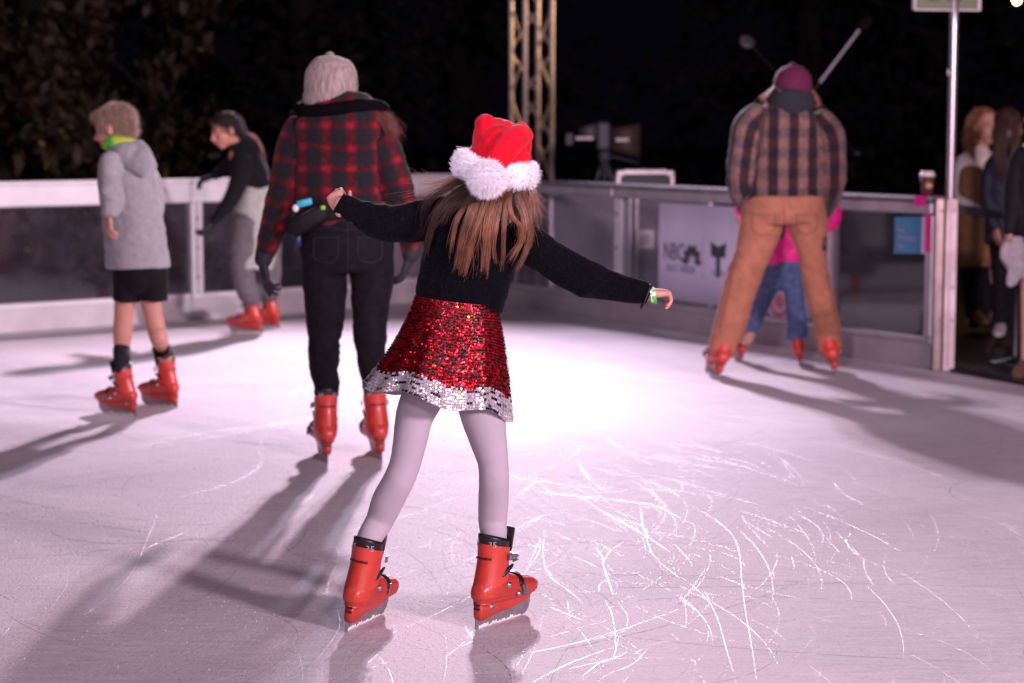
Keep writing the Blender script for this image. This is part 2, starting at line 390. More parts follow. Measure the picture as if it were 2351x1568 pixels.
# ================================================================== THE PLACE
def ice_material():
    m = bpy.data.materials.new('ice'); m.use_nodes = True; nt = m.node_tree; L = nt.links; p = nt.nodes['Principled BSDF']
    tc = nd(nt, 'ShaderNodeTexCoord')
    n1 = nd(nt, 'ShaderNodeTexNoise', i_Scale=.9, i_Detail=6.0, i_Roughness=.6); L.new(tc.outputs['Object'], n1.inputs[0])
    mp = nd(nt, 'ShaderNodeMapping', i_Rotation=(0, 0, .5)); mp.inputs['Scale'].default_value = (3, 16, 1); L.new(tc.outputs['Object'], mp.inputs[0])
    n2 = nd(nt, 'ShaderNodeTexNoise', i_Scale=2.2, i_Detail=8.0, i_Roughness=.7); L.new(mp.outputs[0], n2.inputs[0])
    n3 = nd(nt, 'ShaderNodeTexNoise', i_Scale=70.0, i_Detail=6.0, i_Roughness=.7); L.new(tc.outputs['Object'], n3.inputs[0])
    a = nd(nt, 'ShaderNodeMix', data_type='FLOAT', i_0=.5); L.new(n1.outputs[0], a.inputs[2]); L.new(n2.outputs[0], a.inputs[3])
    b = nd(nt, 'ShaderNodeMix', data_type='FLOAT', i_0=.32); L.new(a.outputs[0], b.inputs[2]); L.new(n3.outputs[0], b.inputs[3])
    rp = nd(nt, 'ShaderNodeValToRGB'); e = rp.color_ramp.elements
    e[0].position = .36; e[0].color = (.47, .43, .49, 1); e[1].position = .62; e[1].color = (.80, .77, .80, 1)
    L.new(b.outputs[0], rp.inputs[0]); L.new(rp.outputs[0], p.inputs['Base Color'])
    mr = nd(nt, 'ShaderNodeMapRange', i_1=.35, i_2=.65, i_3=.52, i_4=.74); L.new(b.outputs[0], mr.inputs[0]); L.new(mr.outputs[0], p.inputs['Roughness'])
    p.inputs['IOR'].default_value = 1.31; p.inputs['Specular IOR Level'].default_value = .18
    # pits and shavings: fine relief
    vo = nd(nt, 'ShaderNodeTexVoronoi', i_Scale=55.0); L.new(tc.outputs['Object'], vo.inputs[0])
    pit = nd(nt, 'ShaderNodeMapRange', i_1=.0, i_2=.3, i_3=-.6, i_4=0.0); L.new(vo.outputs['Distance'], pit.inputs[0])
    ad = nd(nt, 'ShaderNodeMath', operation='ADD'); L.new(n3.outputs[0], ad.inputs[0]); L.new(pit.outputs[0], ad.inputs[1])
    bp = nd(nt, 'ShaderNodeBump', i_Strength=.45, i_Distance=.006); L.new(ad.outputs[0], bp.inputs['Height']); L.new(bp.outputs[0], p.inputs['Normal'])
    return m
def g2(x, y): q = G(x, y); return (q.x, q.y)
# rink outline along the foot of the barrier
LW = [(-9.0, 9.8), (-3.6, 13.96), (-2.42, 14.9), (-1.55, 15.62)]
CORN = [(-1.55, 15.62), (-1.22, 16.0), (-.95, 16.38), (-.68, 16.60), (-.40, 16.60), (-.17, 16.45), (-.03, 16.25)]
RW = [(-.03, 16.25), (.79, 14.84), (2.00, 12.74), (2.53, 11.82)]
edge = LW + CORN[1:] + RW[1:]
far_r = G(2351, 886); gate = [(2.53, 11.82), (far_r.x, far_r.y), (3.9, 8.9), (4.4, 7.0)]
poly = edge + gate[1:] + [(4.4, -5), (-9, -5)]
b = MB(); b.add([(x, y, 0) for x, y in poly], [tuple(range(len(poly)))[::-1]]); b.add([(x, y, -.12) for x, y in poly], [tuple(range(len(poly)))])
n_ = len(poly)
b.f += [(i, (i+1) % n_, n_+(i+1) % n_, n_+i) for i in range(n_)]; b.m += [0]*n_
ice = b.build('ice', ice_material(), shade=False); tag(ice, kind='structure')
b = MB(); b.add([(-120, -60, -.125), (120, -60, -.125), (120, 200, -.125), (-120, 200, -.125)], [(0, 1, 2, 3)])
o = b.build('ground', mat('asphalt', (.022, .021, .025), .42, var=.4, vscale=40, bump=.6, bscale=55), shade=False); tag(o, kind='structure')
# raised platform the spectators stand on beyond the gate, level with the ice
b = MB(); q = [(2.56, 11.86), (far_r.x+.02, far_r.y+.06), (3.96, 8.95), (9, 8.9), (9, 24), (2.9, 24)]
b.add([(x, y, -.01) for x, y in q]+[(x, y, -.13) for x, y in q], [tuple(range(6)), tuple(range(6, 12))[::-1]]+[(i, i+6, (i+1) % 6+6, (i+1) % 6) for i in range(6)])
def wetmat():
    m = mat('wet_rubber_matting', (.020, .019, .023), .3, var=.5, vscale=90, bump=1, bscale=80); return m
o = b.build('pavement', wetmat(), shade=False); tag(o, kind='structure')
# rubber kerb at the gate
def oriented(b, p0, p1, off, th, z0, z1, mi=0, bev=.004, ext=0):
    p0 = Vector((*p0, 0)); p1 = Vector((*p1, 0)); d = (p1-p0).normalized(); nn = Vector((d.y, -d.x, 0))
    p0 = p0-d*ext; p1 = p1+d*ext
    b.box(p0+nn*off+Vector((0, 0, z0)), p1-p0, nn*th, Vector((0, 0, z1-z0)), mi, bev)
b = MB(); oriented(b, (2.55, 11.82), (far_r.x, far_r.y), -.09, .085, -.02, .018); oriented(b, (far_r.x, far_r.y), (3.9, 8.9), -.09, .085, -.02, .018)
o = b.build('rubber_kerb', mat('rubber', (.012, .012, .013), .6), shade=False); tag(o, 'black rubber kerb strip across the gate at the edge of the ice', 'kerb')
# ---- skate marks
CUTW = mat('ice_cut', (.90, .88, .92), .30, .12, var=.05, vscale=90, bump=.25, bscale=500)
CUTD = mat('ice_groove', (.25, .22, .28), .6, var=.25, vscale=90)
def ribbon(b, pts, wd, z, h=.0002, mi=0, gaps=0):
    A = catmull([(p[0], p[1], 0) for p in pts], 7); n = len(A)
    T = np.gradient(A, axis=0); V = []; Fc = []; ph = random.random()*9
    for i in range(n):
        t = Vector(T[i]); t.z = 0
        if t.length < 1e-9: t = Vector((1, 0, 0))
        t.normalize(); s = Vector((t.y, -t.x, 0)); e = min(1, 5*min(i, n-1-i)/n+.12)
        r = wd*e*(.55+.9*abs(noise.noise(Vector((ph, i*.31, 0)))))
        c = Vector(A[i]); V += [c-s*r+Vector((0, 0, z)), c+Vector((0, 0, z+h*e)), c+s*r+Vector((0, 0, z))]
    for i in range(n-1):
        if gaps and noise.noise(Vector((ph*3, i*.6, 5))) > gaps: continue
        Fc += [(i*3, i*3+3, i*3+4, i*3+1), (i*3+1, i*3+4, i*3+5, i*3+2)]
    b.add(V, [f[::-1] for f in Fc], mi)
def z6(x, y): return g2(1058+x*.4378, 881.6+y*.4378)
def z5(x, y): return g2(x*.3628, 999+y*.3628)
A6 = [([(1210,640),(1330,710),(1420,790),(1460,880),(1475,1040),(1495,1200),(1530,1400),(1552,1568)],4.5), ([(1280,1090),(1350,1240),(1390,1380),(1445,1568)],4),
 ([(390,565),(760,605),(980,630),(1090,670),(1190,730)],6), ([(720,655),(960,790),(1100,885)],7), ([(760,690),(940,740),(975,780),(960,800)],5), ([(1040,935),(1150,1020)],6),
 ([(705,860),(745,910),(750,960),(785,1060),(800,1110)],6.5), ([(860,830),(790,870),(750,930)],5), ([(590,905),(730,965)],5), ([(350,995),(450,960),(560,905)],5),
 ([(440,790),(430,900),(470,1010),(560,1080),(640,1150)],4), ([(410,790),(410,880),(330,1000)],4), ([(755,1130),(790,1200),(810,1310),(810,1400)],5), ([(820,1140),(870,1210),(875,1260),(850,1300)],4),
 ([(360,1410),(600,1360),(900,1270),(1150,1180)],7), ([(580,1450),(900,1440),(1100,1440),(1220,1450),(1225,1490)],5), ([(370,1568),(560,1470),(800,1380)],6), ([(540,1500),(800,1440),(880,1400)],7),
 ([(630,1540),(720,1470),(800,1430),(830,1320)],6), ([(1210,1480),(1300,1430),(1380,1400)],3), ([(1300,1295),(1290,1350),(1250,1340)],3), ([(240,780),(510,655)],4), ([(520,530),(640,600),(760,680)],4),
 ([(1470,690),(1530,770),(1620,860)],4.5), ([(1290,960),(1200,1090),(1150,1130),(1170,1080)],4), ([(1145,1130),(1210,1170),(1215,1200),(1150,1225)],4), ([(1150,780),(1225,750),(1220,820),(1190,850)],4),
 ([(630,1085),(720,1090),(740,1040),(880,1025)],5), ([(890,1045),(980,1050)],4), ([(470,1170),(640,1240)],5), ([(560,1140),(575,1240)],4), ([(440,1180),(380,1400),(300,1560)],3.5),
 ([(250,900),(440,830)],3), ([(330,1000),(450,760),(560,700)],3), ([(940,640),(960,760),(1000,880),(1035,920)],4.5), ([(720,1560),(780,1520),(900,1470),(990,1380)],5), ([(900,1420),(1000,1370),(1080,1350)],6),
 ([(450,1330),(700,1260),(800,1230)],5), ([(560,1370),(820,1310),(1000,1220)],5), ([(1720,625),(1810,690)],4), ([(1960,770),(2100,910)],3), ([(1900,790),(2000,900)],3), ([(1680,340),(1800,400)],5), ([(1180,370),(1330,410),(1520,430)],6),
 ([(620,400),(650,470),(740,550),(860,570)],5), ([(1000,480),(1180,520),(1300,560),(1460,600)],4), ([(1010,370),(1190,385)],5), ([(370,560),(560,585),(760,600)],6), ([(260,470),(330,500),(480,520),(720,550)],5),
 ([(1560,160),(1760,250)],5), ([(900,290),(1180,320),(1400,360)],6), ([(280,600),(380,520),(390,490)],5), ([(0,950),(200,830),(500,660)],4.5), ([(0,1380),(160,1300)],4), ([(20,1270),(70,1350)],4)]
A5 = [([(970,400),(990,500),(940,640),(840,860),(700,1010),(560,1120),(300,1290)],3.2), ([(95,1150),(50,1230),(0,1290)],3.5), ([(1720,950),(1680,1060),(1610,1130)],2.5), ([(2090,650),(2145,770),(2080,930),(2075,1030)],3),
 ([(1760,1190),(1880,1370),(1915,1500),(1910,1568)],3.5), ([(2130,1090),(2150,1200),(2100,1300),(1940,1500)],3.5), ([(2230,830),(1980,1010),(1840,1170)],2.5), ([(2220,900),(2000,1010)],2.5), ([(1950,680),(1920,760),(1850,850)],2.5), ([(420,800),(420,950),(300,1120)],3)]
b = MB()
for pts, wd in A6: ribbon(b, [z6(*p) for p in pts], wd*.00031, .0006, gaps=.5)
for pts, wd in A5: ribbon(b, [z5(*p) for p in pts], wd*.00031, .0006, gaps=.5)
rr = random.Random(3)
def arc(cx, cy, r, a0, da): return [(cx+r*math.cos(a0+da*t/6), cy+r*math.sin(a0+da*t/6)) for t in range(7)]
for _ in range(650):
    x, y = rr.uniform(-2.6, 3.2), rr.uniform(4.4, 14.0); r = rr.uniform(.4, 5)*rr.choice((1, 1, 2)); L_ = rr.uniform(.25, 1.7)
    ribbon(b, arc(x, y, r, rr.random()*6.28, rr.choice((-1, 1))*L_/r), rr.uniform(.0003, .0011), .0005, h=.0002, gaps=.45)
for _ in range(420):   # busy patch of fresh cuts in front of the skater
    x, y = rr.gauss(.5, .65), rr.gauss(6.5, 1.3); r = rr.uniform(.3, 4); L_ = rr.uniform(.2, 1.2)
    ribbon(b, arc(x-r, y, r, rr.random()*1.2-.6, rr.choice((-1, 1))*L_/r), rr.uniform(.0003, .0010), .0007, gaps=.45)
o = b.build('skate_marks', CUTW, shade=False); tag(o, kind='stuff')
b = MB()
for _ in range(520):
    x, y = rr.uniform(-2.8, 3), rr.uniform(4.3, 12.5); r = rr.uniform(.3, 6); L_ = rr.uniform(.2, 1.3)
    ribbon(b, arc(x, y, r, rr.random()*6.28, rr.choice((-1, 1))*L_/r), rr.uniform(.0007, .0022), .0003, h=.0003, gaps=.2)
o = b.build('skate_grooves', CUTD, shade=False); tag(o, kind='stuff')
b = MB()
for _ in range(2200):
    y = 4.4+6*rr.random()**1.7; x = rr.uniform(-.3, .3)*y
    if rr.random() < .1: x, y = rr.gauss(-.75, .28), rr.gauss(5.65, .22)
    s = rr.uniform(.0009, .0024)*rr.choice((1, 1, 1.6)); a = rr.random()*6
    b.add([(x+s*math.cos(a+k*2.1)*rr.uniform(.6, 1.3), y+s*math.sin(a+k*2.1)*rr.uniform(.6, 1.3), 0) for k in range(3)]+[(x, y, s*.9)], [(0, 1, 3), (1, 2, 3), (2, 0, 3)])
o = b.build('snow_crumbs', mat('snow_crumb', (.66, .62, .67), .6), shade=False); tag(o, kind='stuff')
# ---- barrier
ALU = mat('brushed_aluminium', (.50, .47, .50), .48, .7, var=.12, vscale=8, bump=.15, bscale=60)
ALUW = mat('white_rail', (.82, .80, .82), .28, 0, var=.06, vscale=6, bump=.1, bscale=30)
KICK = mat('kick_board', (.66, .62, .64), .4, var=.10, vscale=5, bump=.2, bscale=20)
KICKD = mat('kick_board_grey', (.33, .29, .31), .45, var=.12, vscale=5, bump=.2, bscale=20)
def glassmat(name, haze, tint=(.93, .93, .95), hazecol=(.62, .58, .66)):
    m = bpy.data.materials.new(name); m.use_nodes = True; nt = m.node_tree; L = nt.links
    for n in list(nt.nodes): nt.nodes.remove(n)
    out = nd(nt, 'ShaderNodeOutputMaterial'); tr = nd(nt, 'ShaderNodeBsdfTransparent'); tr.inputs[0].default_value = (*tint, 1)
    gl = nd(nt, 'ShaderNodeBsdfGlossy'); gl.inputs['Roughness'].default_value = .06; gl.inputs['Color'].default_value = (.95, .95, 1, 1)
    tc = nd(nt, 'ShaderNodeTexCoord'); nz = nd(nt, 'ShaderNodeTexNoise', i_Scale=3.0, i_Detail=8.0, i_Roughness=.7); L.new(tc.outputs['Object'], nz.inputs[0])
    df = nd(nt, 'ShaderNodeBsdfTranslucent'); df.inputs[0].default_value = (*hazecol, 1)
    d2 = nd(nt, 'ShaderNodeBsdfDiffuse'); d2.inputs[0].default_value = (*hazecol, 1)
    dm = nd(nt, 'ShaderNodeMixShader', i_0=.5); L.new(df.outputs[0], dm.inputs[1]); L.new(d2.outputs[0], dm.inputs[2])
    mr = nd(nt, 'ShaderNodeMapRange', i_1=.35, i_2=.7, i_3=haze*.4, i_4=haze*1.7); L.new(nz.outputs[0], mr.inputs[0])
    m1 = nd(nt, 'ShaderNodeMixShader'); L.new(mr.outputs[0], m1.inputs[0]); L.new(tr.outputs[0], m1.inputs[1]); L.new(dm.outputs[0], m1.inputs[2])
    fr = nd(nt, 'ShaderNodeFresnel', i_IOR=1.5); fm = nd(nt, 'ShaderNodeMath', operation='MULTIPLY', i_1=1.5); L.new(fr.outputs[0], fm.inputs[0]); ge = nd(nt, 'ShaderNodeNewGeometry'); bk = nd(nt, 'ShaderNodeMath', operation='SUBTRACT', i_0=1.0); L.new(ge.outputs['Backfacing'], bk.inputs[1]); f2 = nd(nt, 'ShaderNodeMath', operation='MULTIPLY'); L.new(fm.outputs[0], f2.inputs[0]); L.new(bk.outputs[0], f2.inputs[1])
    m2 = nd(nt, 'ShaderNodeMixShader'); L.new(f2.outputs[0], m2.inputs[0]); L.new(m1.outputs[0], m2.inputs[1]); L.new(gl.outputs[0], m2.inputs[2])
    L.new(m2.outputs[0], out.inputs[0]); return m
GL_L = glassmat('clear_glazing', .06, hazecol=(.55, .50, .60)); GL_R = glassmat('scuffed_glazing', .10, hazecol=(.66, .60, .74)); GL_E = glassmat('clean_glazing', .03, hazecol=(.62, .58, .72)); GL_W = glassmat('white_glazing', .6, hazecol=(.8, .74, .8))
BRK = mat('steel_fixing', (.25, .23, .24), .4, .8)
def barrier(p0, p1, label, z, rail, kick, glass, kb=(.17,), post0=True, post1=False, th=.06, grp='barrier panels round the rink', t=None, cap=None):
    """z = kick top, bottom rail top, glass top, rail top"""
    P0 = Vector((*p0, 0)); P1 = Vector((*p1, 0)); d = (P1-P0).normalized(); nn = Vector((d.y, -d.x, 0)); Ln = (P1-P0).length
    t = t or thing('rink_barrier', (P0+P1)/2, label, 'barrier', grp)
    e = d*.002
    def bx(name, a, l, off, th_, z0, z1, m, bev=.004):
        q = MB(); q.box(P0+d*a+nn*off+Vector((0, 0, z0)), d*l, nn*th_, Vector((0, 0, z1-z0)), 0, bev); return q.build(name, m, t, shade=False)
    bx('kick_board', .002, Ln-.004, -.03, .06, .001, z[0], kick)
    bx('bottom_rail', .004, Ln-.008, -.036, .075, z[0]+.001, z[1], rail, .006)
    pw = .0
    a = .0; l = Ln
    if post0: a = .10; l -= .10
    if post1: l -= .07
    bx('glass_pane', a+.003, l-.006, -.006, .012, z[1]+.001, z[2]-.001, glass, 0)
    bx('top_rail', .003, Ln-.006, -.045, .10, z[2], z[3]-.03, rail, .012)
    bx('rail_cap', .001, Ln-.002, -.06, .13, z[3]-.029, z[3], cap or rail, .01)
    if post0:
        for off in (.0, .055): bx('post', off, .045, -.04, .085, z[1]+.001, z[2]-.001, rail, .008)
        for zz in (z[1]+.12, (z[1]+z[2])/2, z[2]-.12):
            q = MB(); c = P0+d*.05+nn*.046+Vector((0, 0, zz)); q.rings([(c-nn*.01, d*.012, Vector((0, 0, .012))), (c+nn*.004, d*.011, Vector((0, 0, .011)))], 8, None, 'flat'); q.build('bolt', BRK, t)
    if post1: bx('post', Ln-.068, .066, -.045, .09, z[1]+.001, z[2]-.001, rail, .008)
    return t, P0, P1, d, nn, Ln
zl = (.165, .205, .885, 1.064); zr = (.15, .19, .925, 1.03)
pm = ((-3.6-2.42)/2-1.6, (13.96+14.9)/2-1.2)
d0 = Vector((-2.42+3.6, 14.9-13.96)); q0 = (-3.6-d0.x*.9, 13.96-d0.y*.9)
barrier(q0, (-2.42, 14.9), 'leftmost wide barrier panel, dark glass between thick white rails', zl, ALUW, KICK, GL_L)
B2 = barrier((-2.42, 14.9), (-1.55, 15.62), 'barrier panel right of the double white post, behind the crouching skater', zl, ALUW, KICK, GL_L)
CAPD = mat('dull_rail_cap', (.20, .185, .20), .6, .3, var=.2, vscale=8)
cr_ = thing('rink_barrier', (-.7, 16.4, 0), 'curved white corner of the barrier between the plaid woman and the fur-trimmed hat', 'barrier', 'barrier panels round the rink')
for k in range(len(CORN)-1):
    barrier(CORN[k], CORN[k+1], None, zl if k < 4 else zr, ALUW if k < 4 else ALU, KICK if k < 4 else KICKD, GL_W if k < 3 else GL_R, post0=False, t=cr_)
B4 = barrier(RW[0], RW[1], 'scuffed glass barrier panel in front of the truss tower', zr, ALU, KICKD, GL_R, cap=CAPD)
B5 = barrier(RW[1], RW[2], 'barrier panel carrying the pale sponsor banner', zr, ALU, KICKD, GL_R, cap=CAPD)
B6 = barrier(RW[2], RW[3], 'end barrier panel by the gate with a blue notice on its glass', zr, ALU, KICKD, GL_E, post1=True, cap=CAPD)
# ================================================================== SKATES
RED = mat('boot_shell', (.44, .032, .022), .42, col2=(.64, .060, .040), vscale=11, bump=.10, bscale=120, coat=.15)
RED2 = mat('boot_cuff', (.50, .038, .026), .42, col2=(.68, .064, .042), vscale=13, bump=.10, bscale=120, coat=.15)
BLK = mat('boot_liner', (.013, .013, .016), .4, var=.2)
STEEL = mat('blade_steel', (.30, .29, .31), .5, .55, var=.2, vscale=40)
GREY = mat('buckle_grey', (.22, .21, .24), .4, .5)
CHROME = mat('chrome', (.55, .53, .56), .25, .9)
SNOW = mat('snow_rime', (.85, .83, .87), .7, bump=.5, bscale=300)
PRINT = mat('size_print', (.45, .43, .48), .6)
DARKRED = mat('boot_print', (.10, .012, .012), .5)
def text_mesh(s, size, depth=.0004):
    cu = bpy.data.curves.new('txt', 'FONT'); cu.body = s; cu.size = size; cu.extrude = depth; cu.align_x = 'CENTER'; cu.align_y = 'CENTER'; cu.resolution_u = 3
    t = bpy.data.objects.new('t', cu); COL.objects.link(t); dg = bpy.context.evaluated_depsgraph_get()
    me = bpy.data.meshes.new_from_object(t.evaluated_get(dg)); bpy.data.objects.remove(t); return me
def text_obj(s, size, m, parent, M, name, depth=.0004):
    me = text_mesh(s, size, depth); me.materials.clear(); me.materials.append(m)
    o = bpy.data.objects.new(name, me); COL.objects.link(o)
    if parent: o.parent = parent
    o.matrix_local = M; return o
def bend_text(o, c, r):
    """wrap lettering lying in local XY round a vertical cylinder of radius r"""
    for v in o.data.vertices:
        a = v.co.x/r; rr_ = r+v.co.z
        v.co = Vector((rr_*math.sin(a), -rr_*math.cos(a), v.co.y))
class Skate: pass
def make_skate(side, detail=True):
    """side=+1: buckles on -Y (right foot, toe +X)"""
    o_ = -side
    b = MB()
    b.rings([(Vector((x, 0, z)), Vector((0, w_, 0)), Vector((0, 0, h))) for x, z, w_, h in
             ((-.086, .118, .031, .034), (-.075, .122, .037, .044), (-.045, .125, .043, .05), (0, .121, .0445, .05), (.045, .113, .046, .043), (.09, .106, .0475, .036), (.128, .103, .0435, .030), (.155, .100, .031, .021))], 22, sup=2.5)
    b.rings([(Vector((x, 0, z)), Vector((rx, 0, tl)), Vector((0, ry, 0))) for x, z, rx, ry, tl in ((-.036, .12, .066, .041, 0), (-.033, .15, .063, .041, 0), (-.028, .18, .056, .039, 0), (-.024, .225, .048, .039, -.006))], 22, 'flat', 'flat')
    b.bones = []
    def ridges(p, uv):
        z = p[2]; d = 0
        d -= .0022*math.exp(-((z-.094)/.0022)**2)            # welt line above the sole
        d += .0016*math.exp(-((z-.085)/.004)**2)
        if .10 < z < .15 and -.09 < p[0] < .05: d -= .0012*max(0, math.sin((z-.1)*210+p[0]*14))**8
        if p[0] > .06: d -= .0018*math.exp(-((abs(p[1])-.022)/.003)**2)*(z > .11)
        return d
    S = b.build('ice_skate', RED, None, (0, 0, 0), voxel=.0035, smooth=3, disp=ridges)
    def part(b, name, m, **k):
        o = b.build(name, m, None, (0, 0, 0), **k); o.parent = S; return o
    # cuff: hinged upper that laps the shell
    b = MB(); b.rings([(Vector((x, 0, z)), Vector((rx, 0, tl)), Vector((0, ry, tl*0))) for x, z, rx, ry, tl in
        ((-.036, .142, .0680, .0445, .022), (-.033, .165, .0625, .0435, .014), (-.029, .19, .0565, .0425, .004), (-.026, .215, .0525, .0425, -.003), (-.025, .24, .0515, .0435, -.009), (-.0245, .258, .0525, .0445, -.013))], 30, None, None)
    def cf(p, uv):
        z = p[2]+.25*(p[0]+.018); d = -.0012*math.exp(-((z-.238)/.002)**2); return d
    part(b, 'boot_cuff', RED2, sub=1, disp=cf)
    b = MB(); b.rings([(Vector((x, 0, z)), Vector((rx, 0, tl)), Vector((0, ry, 0))) for x, z, rx, ry, tl in
        ((-.024, .22, .046, .037, -.006), (-.0245, .258, .0495, .0415, -.013), (-.025, .275, .0505, .0425, -.016), (-.0255, .286, .049, .0415, -.017), (-.0255, .280, .042, .035, -.016), (-.025, .25, .038, .032, -.01))], 26, None, None)
    b.rings([(Vector((.022, 0, .235)), Vector((.006, 0, .002)), Vector((0, .030, 0))), (Vector((.032, 0, .275)), Vector((.006, 0, .002)), Vector((0, .030, 0))), (Vector((.044, 0, .302)), Vector((.006, 0, .002)), Vector((0, .025, 0)))], 16)
    part(b, 'boot_liner', BLK)
    # holder
    b = MB(); b.rings([(Vector((x, 0, (z0+z1)/2)), Vector((0, w_, 0)), Vector((0, 0, (z1-z0)/2))) for x, z0, z1, w_ in
        ((-.104, .046, .06, .008), (-.099, .030, .086, .014), (-.075, .026, .092, .0185), (-.045, .031, .09, .0185), (-.02, .036, .087, .0155), (.03, .037, .082, .014), (.08, .041, .080, .0145), (.13, .049, .084, .0135), (.155, .062, .086, .0095))], 16, 'flat', 'round', sup=3.2)
    b.rings([(Vector((-.075, 0, .086)), Vector((.03, 0, 0)), Vector((0, .026, 0))), (Vector((-.075, 0, .074)), Vector((.028, 0, 0)), Vector((0, .019, 0)))], 16, 'flat', 'flat')
    b.rings([(Vector((.075, 0, .080)), Vector((.055, 0, 0)), Vector((0, .026, 0))), (Vector((.08, 0, .068)), Vector((.05, 0, 0)), Vector((0, .015, 0)))], 16, 'flat', 'flat')
    part(b, 'blade_holder', RED)
    # blade
    lo = [(-.108, .004), (-.10, .0), (.115, .0), (.135, .006), (.150, .020), (.157, .040)]; hi = [(-.108, .034), (-.10, .036), (.115, .058), (.135, .064), (.150, .070), (.157, .072)]
    V = []
    for yy in (-.0016, .0016): V += [(x, yy, z) for x, z in lo]+[(x, yy, z) for x, z in hi]
    n = len(lo); Fc = []
    for s_ in (0, 1):
        o2 = s_*2*n; Fc += [(o2+i, o2+i+1, o2+n+i+1, o2+n+i)[::(1 if s_ == 0 else -1)] for i in range(n-1)]
    Fc += [(i, 2*n+i, 2*n+i+1, i+1) for i in range(n-1)]+[(n+i, n+i+1, 3*n+i+1, 3*n+i) for i in range(n-1)]+[(0, n, 3*n, 2*n), (n-1, 3*n-1, 4*n-1, 2*n-1)]
    b = MB(); b.add(V, Fc); part(b, 'blade', STEEL, shade=False)
    b = MB(); rg = random.Random(5)
    for i in range(26):
        x = -.09+.2*i/25; h = .004+.008*rg.random()*(1 if i < 22 else .4); b.ell((x, 0, h*.7), .006, .0032, h*.8, n=8)
    q = part(b, 'snow_rime', SNOW); q['kind'] = 'stuff'
    # hardware
    for t in (-1, 1):
        b = MB(); y = t*.0445; c = Vector((-.005, y*.96, .132)); b.rings([(c, Vector((.010, 0, 0)), Vector((0, 0, .010))), (c+Vector((0, t*.004, 0)), Vector((.0095, 0, 0)), Vector((0, 0, .0095))), (c+Vector((0, t*.0055, 0)), Vector((.005, 0, 0)), Vector((0, 0, .005)))], 14, None, 'flat'); part(b, 'rivet', CHROME)
        b = MB(); b.rings([(Vector((-.012, t*.0405, .180)), Vector((.028, 0, .016)), Vector((-.004, 0, .0075))), (Vector((-.012, t*.0442, .180)), Vector((.027, 0, .0155)), Vector((-.003, 0, .0065)))], 14, None, 'flat', fn=None); part(b, 'slot', BLK)
    t = o_
    b = MB(); b.box((-.016, t*.042-(.012 if t < 0 else 0), .214), (.046, t*-.006, -.006), (0, .012, 0), (.002, 0, .020), 0, .003); b.box((.0, t*.046-(.009 if t < 0 else 0), .217), (.042, t*-.012, -.002), (0, .009, 0), (.002, 0, .007), 0, .002)
    b.box((.002, t*.046-(.009 if t < 0 else 0), .205), (.038, t*-.012, -.001), (0, .009, 0), (.002, 0, .006), 0, .002); part(b, 'buckle', GREY, shade=False)
    b = MB(); b.box((.024, t*.027-.006, .21), (.006, 0, 0), (0, .012, 0), (0, 0, .02), 0, .002); part(b, 'strap_catch', CHROME, shade=False)
    # instep strap, ladder and lever
    b = MB(); rs = []
    for k in range(11):
        a = R(-78+156*k/10)*1.0; rs.append((Vector((.052+.008*math.cos(a), math.sin(a)*.0495, .112+math.cos(a)*.0435)), Vector((.011, 0, .002)), Vector((0, math.sin(a), math.cos(a)))*.0022))
    b.rings(rs, 8, 'flat', 'flat', sup=4); part(b, 'instep_strap', BLK)
    b = MB(); b.box((.046, t*.0465-(.009 if t < 0 else 0), .122), (.014, 0, -.035), (0, .009, 0), (.008, 0, .003), 0, .002); b.box((.060, t*.0465-(.009 if t < 0 else 0), .118), (.012, 0, -.032), (0, .009, 0), (.008, 0, .003), 0, .002)
    b.box((.056, t*.0445-(.009 if t < 0 else 0), .090), (.02, 0, 0), (0, .010, 0), (0, 0, .010), 0, .002); part(b, 'lever', GREY, shade=False)
    b = MB(); b.rings([(Vector((.036, t*.046, .098)), Vector((.009, 0, 0)), Vector((0, 0, .009))), (Vector((.036, t*.053, .098)), Vector((.008, 0, 0)), Vector((0, 0, .008)))], 10, None, 'flat'); part(b, 'strap_catch', CHROME)
    b = MB(); b.box((.045, -t*.0475-.004*(1 if t > 0 else 0), .098), (.010, 0, 0), (0, .0045, 0), (.006, 0, .036), 0, .001); part(b, 'strap_plate', GREY, shade=False)
    b = MB(); b.box((.006, -t*.0435-.004*(1 if t > 0 else 0), .212), (.014, 0, 0), (0, .004, 0), (.001, 0, .021), 0, .001); part(b, 'strap_plate', GREY, shade=False)
    b = MB(); b.rings([(Vector((-.055, t*.0165, .068)), Vector((.008, 0, .006)), Vector((-.006, 0, .008))), (Vector((-.055, t*.022, .068)), Vector((.007, 0, .005)), Vector((-.005, 0, .007)))], 10, None, 'flat'); part(b, 'height_dial', CHROME)
    for zz in (.078, .064):
        b = MB(); b.box((-.1045, -.011, zz), (.006, 0, 0), (0, .022, 0), (0, 0, .006)); part(b, 'heel_slot', BLK, shade=False)
    if detail:
        for t in (-1, 1):
            M = Matrix.Translation((-.025, 0, .268))@Matrix.Rotation((0 if t < 0 else math.pi)-1.0*(-t), 4, 'Z')
            q = text_obj('35', .026, PRINT, S, M, 'size_print'); bend_text(q, None, .0486)
            M = Matrix.Translation((-.026, 0, .222))@Matrix.Rotation((0 if t < 0 else math.pi)-1.3*(-t), 4, 'Z')
            b = MB()   # worn, unreadable maker's print: a row of small dark blocks
            for k in range(5): b.box((-.016+k*.0065, -.001, -.003), (.0045+.001*(k % 2), 0, 0), (0, .006+.001*(k % 3), 0), (0, 0, .0035))
            q = part(b, 'worn_print', DARKRED, shade=False); bend_text(q, None, .0530); q.matrix_local = M
    return S
SK = {1: make_skate(1), -1: make_skate(-1)}
SK_USED = {1: False, -1: False}
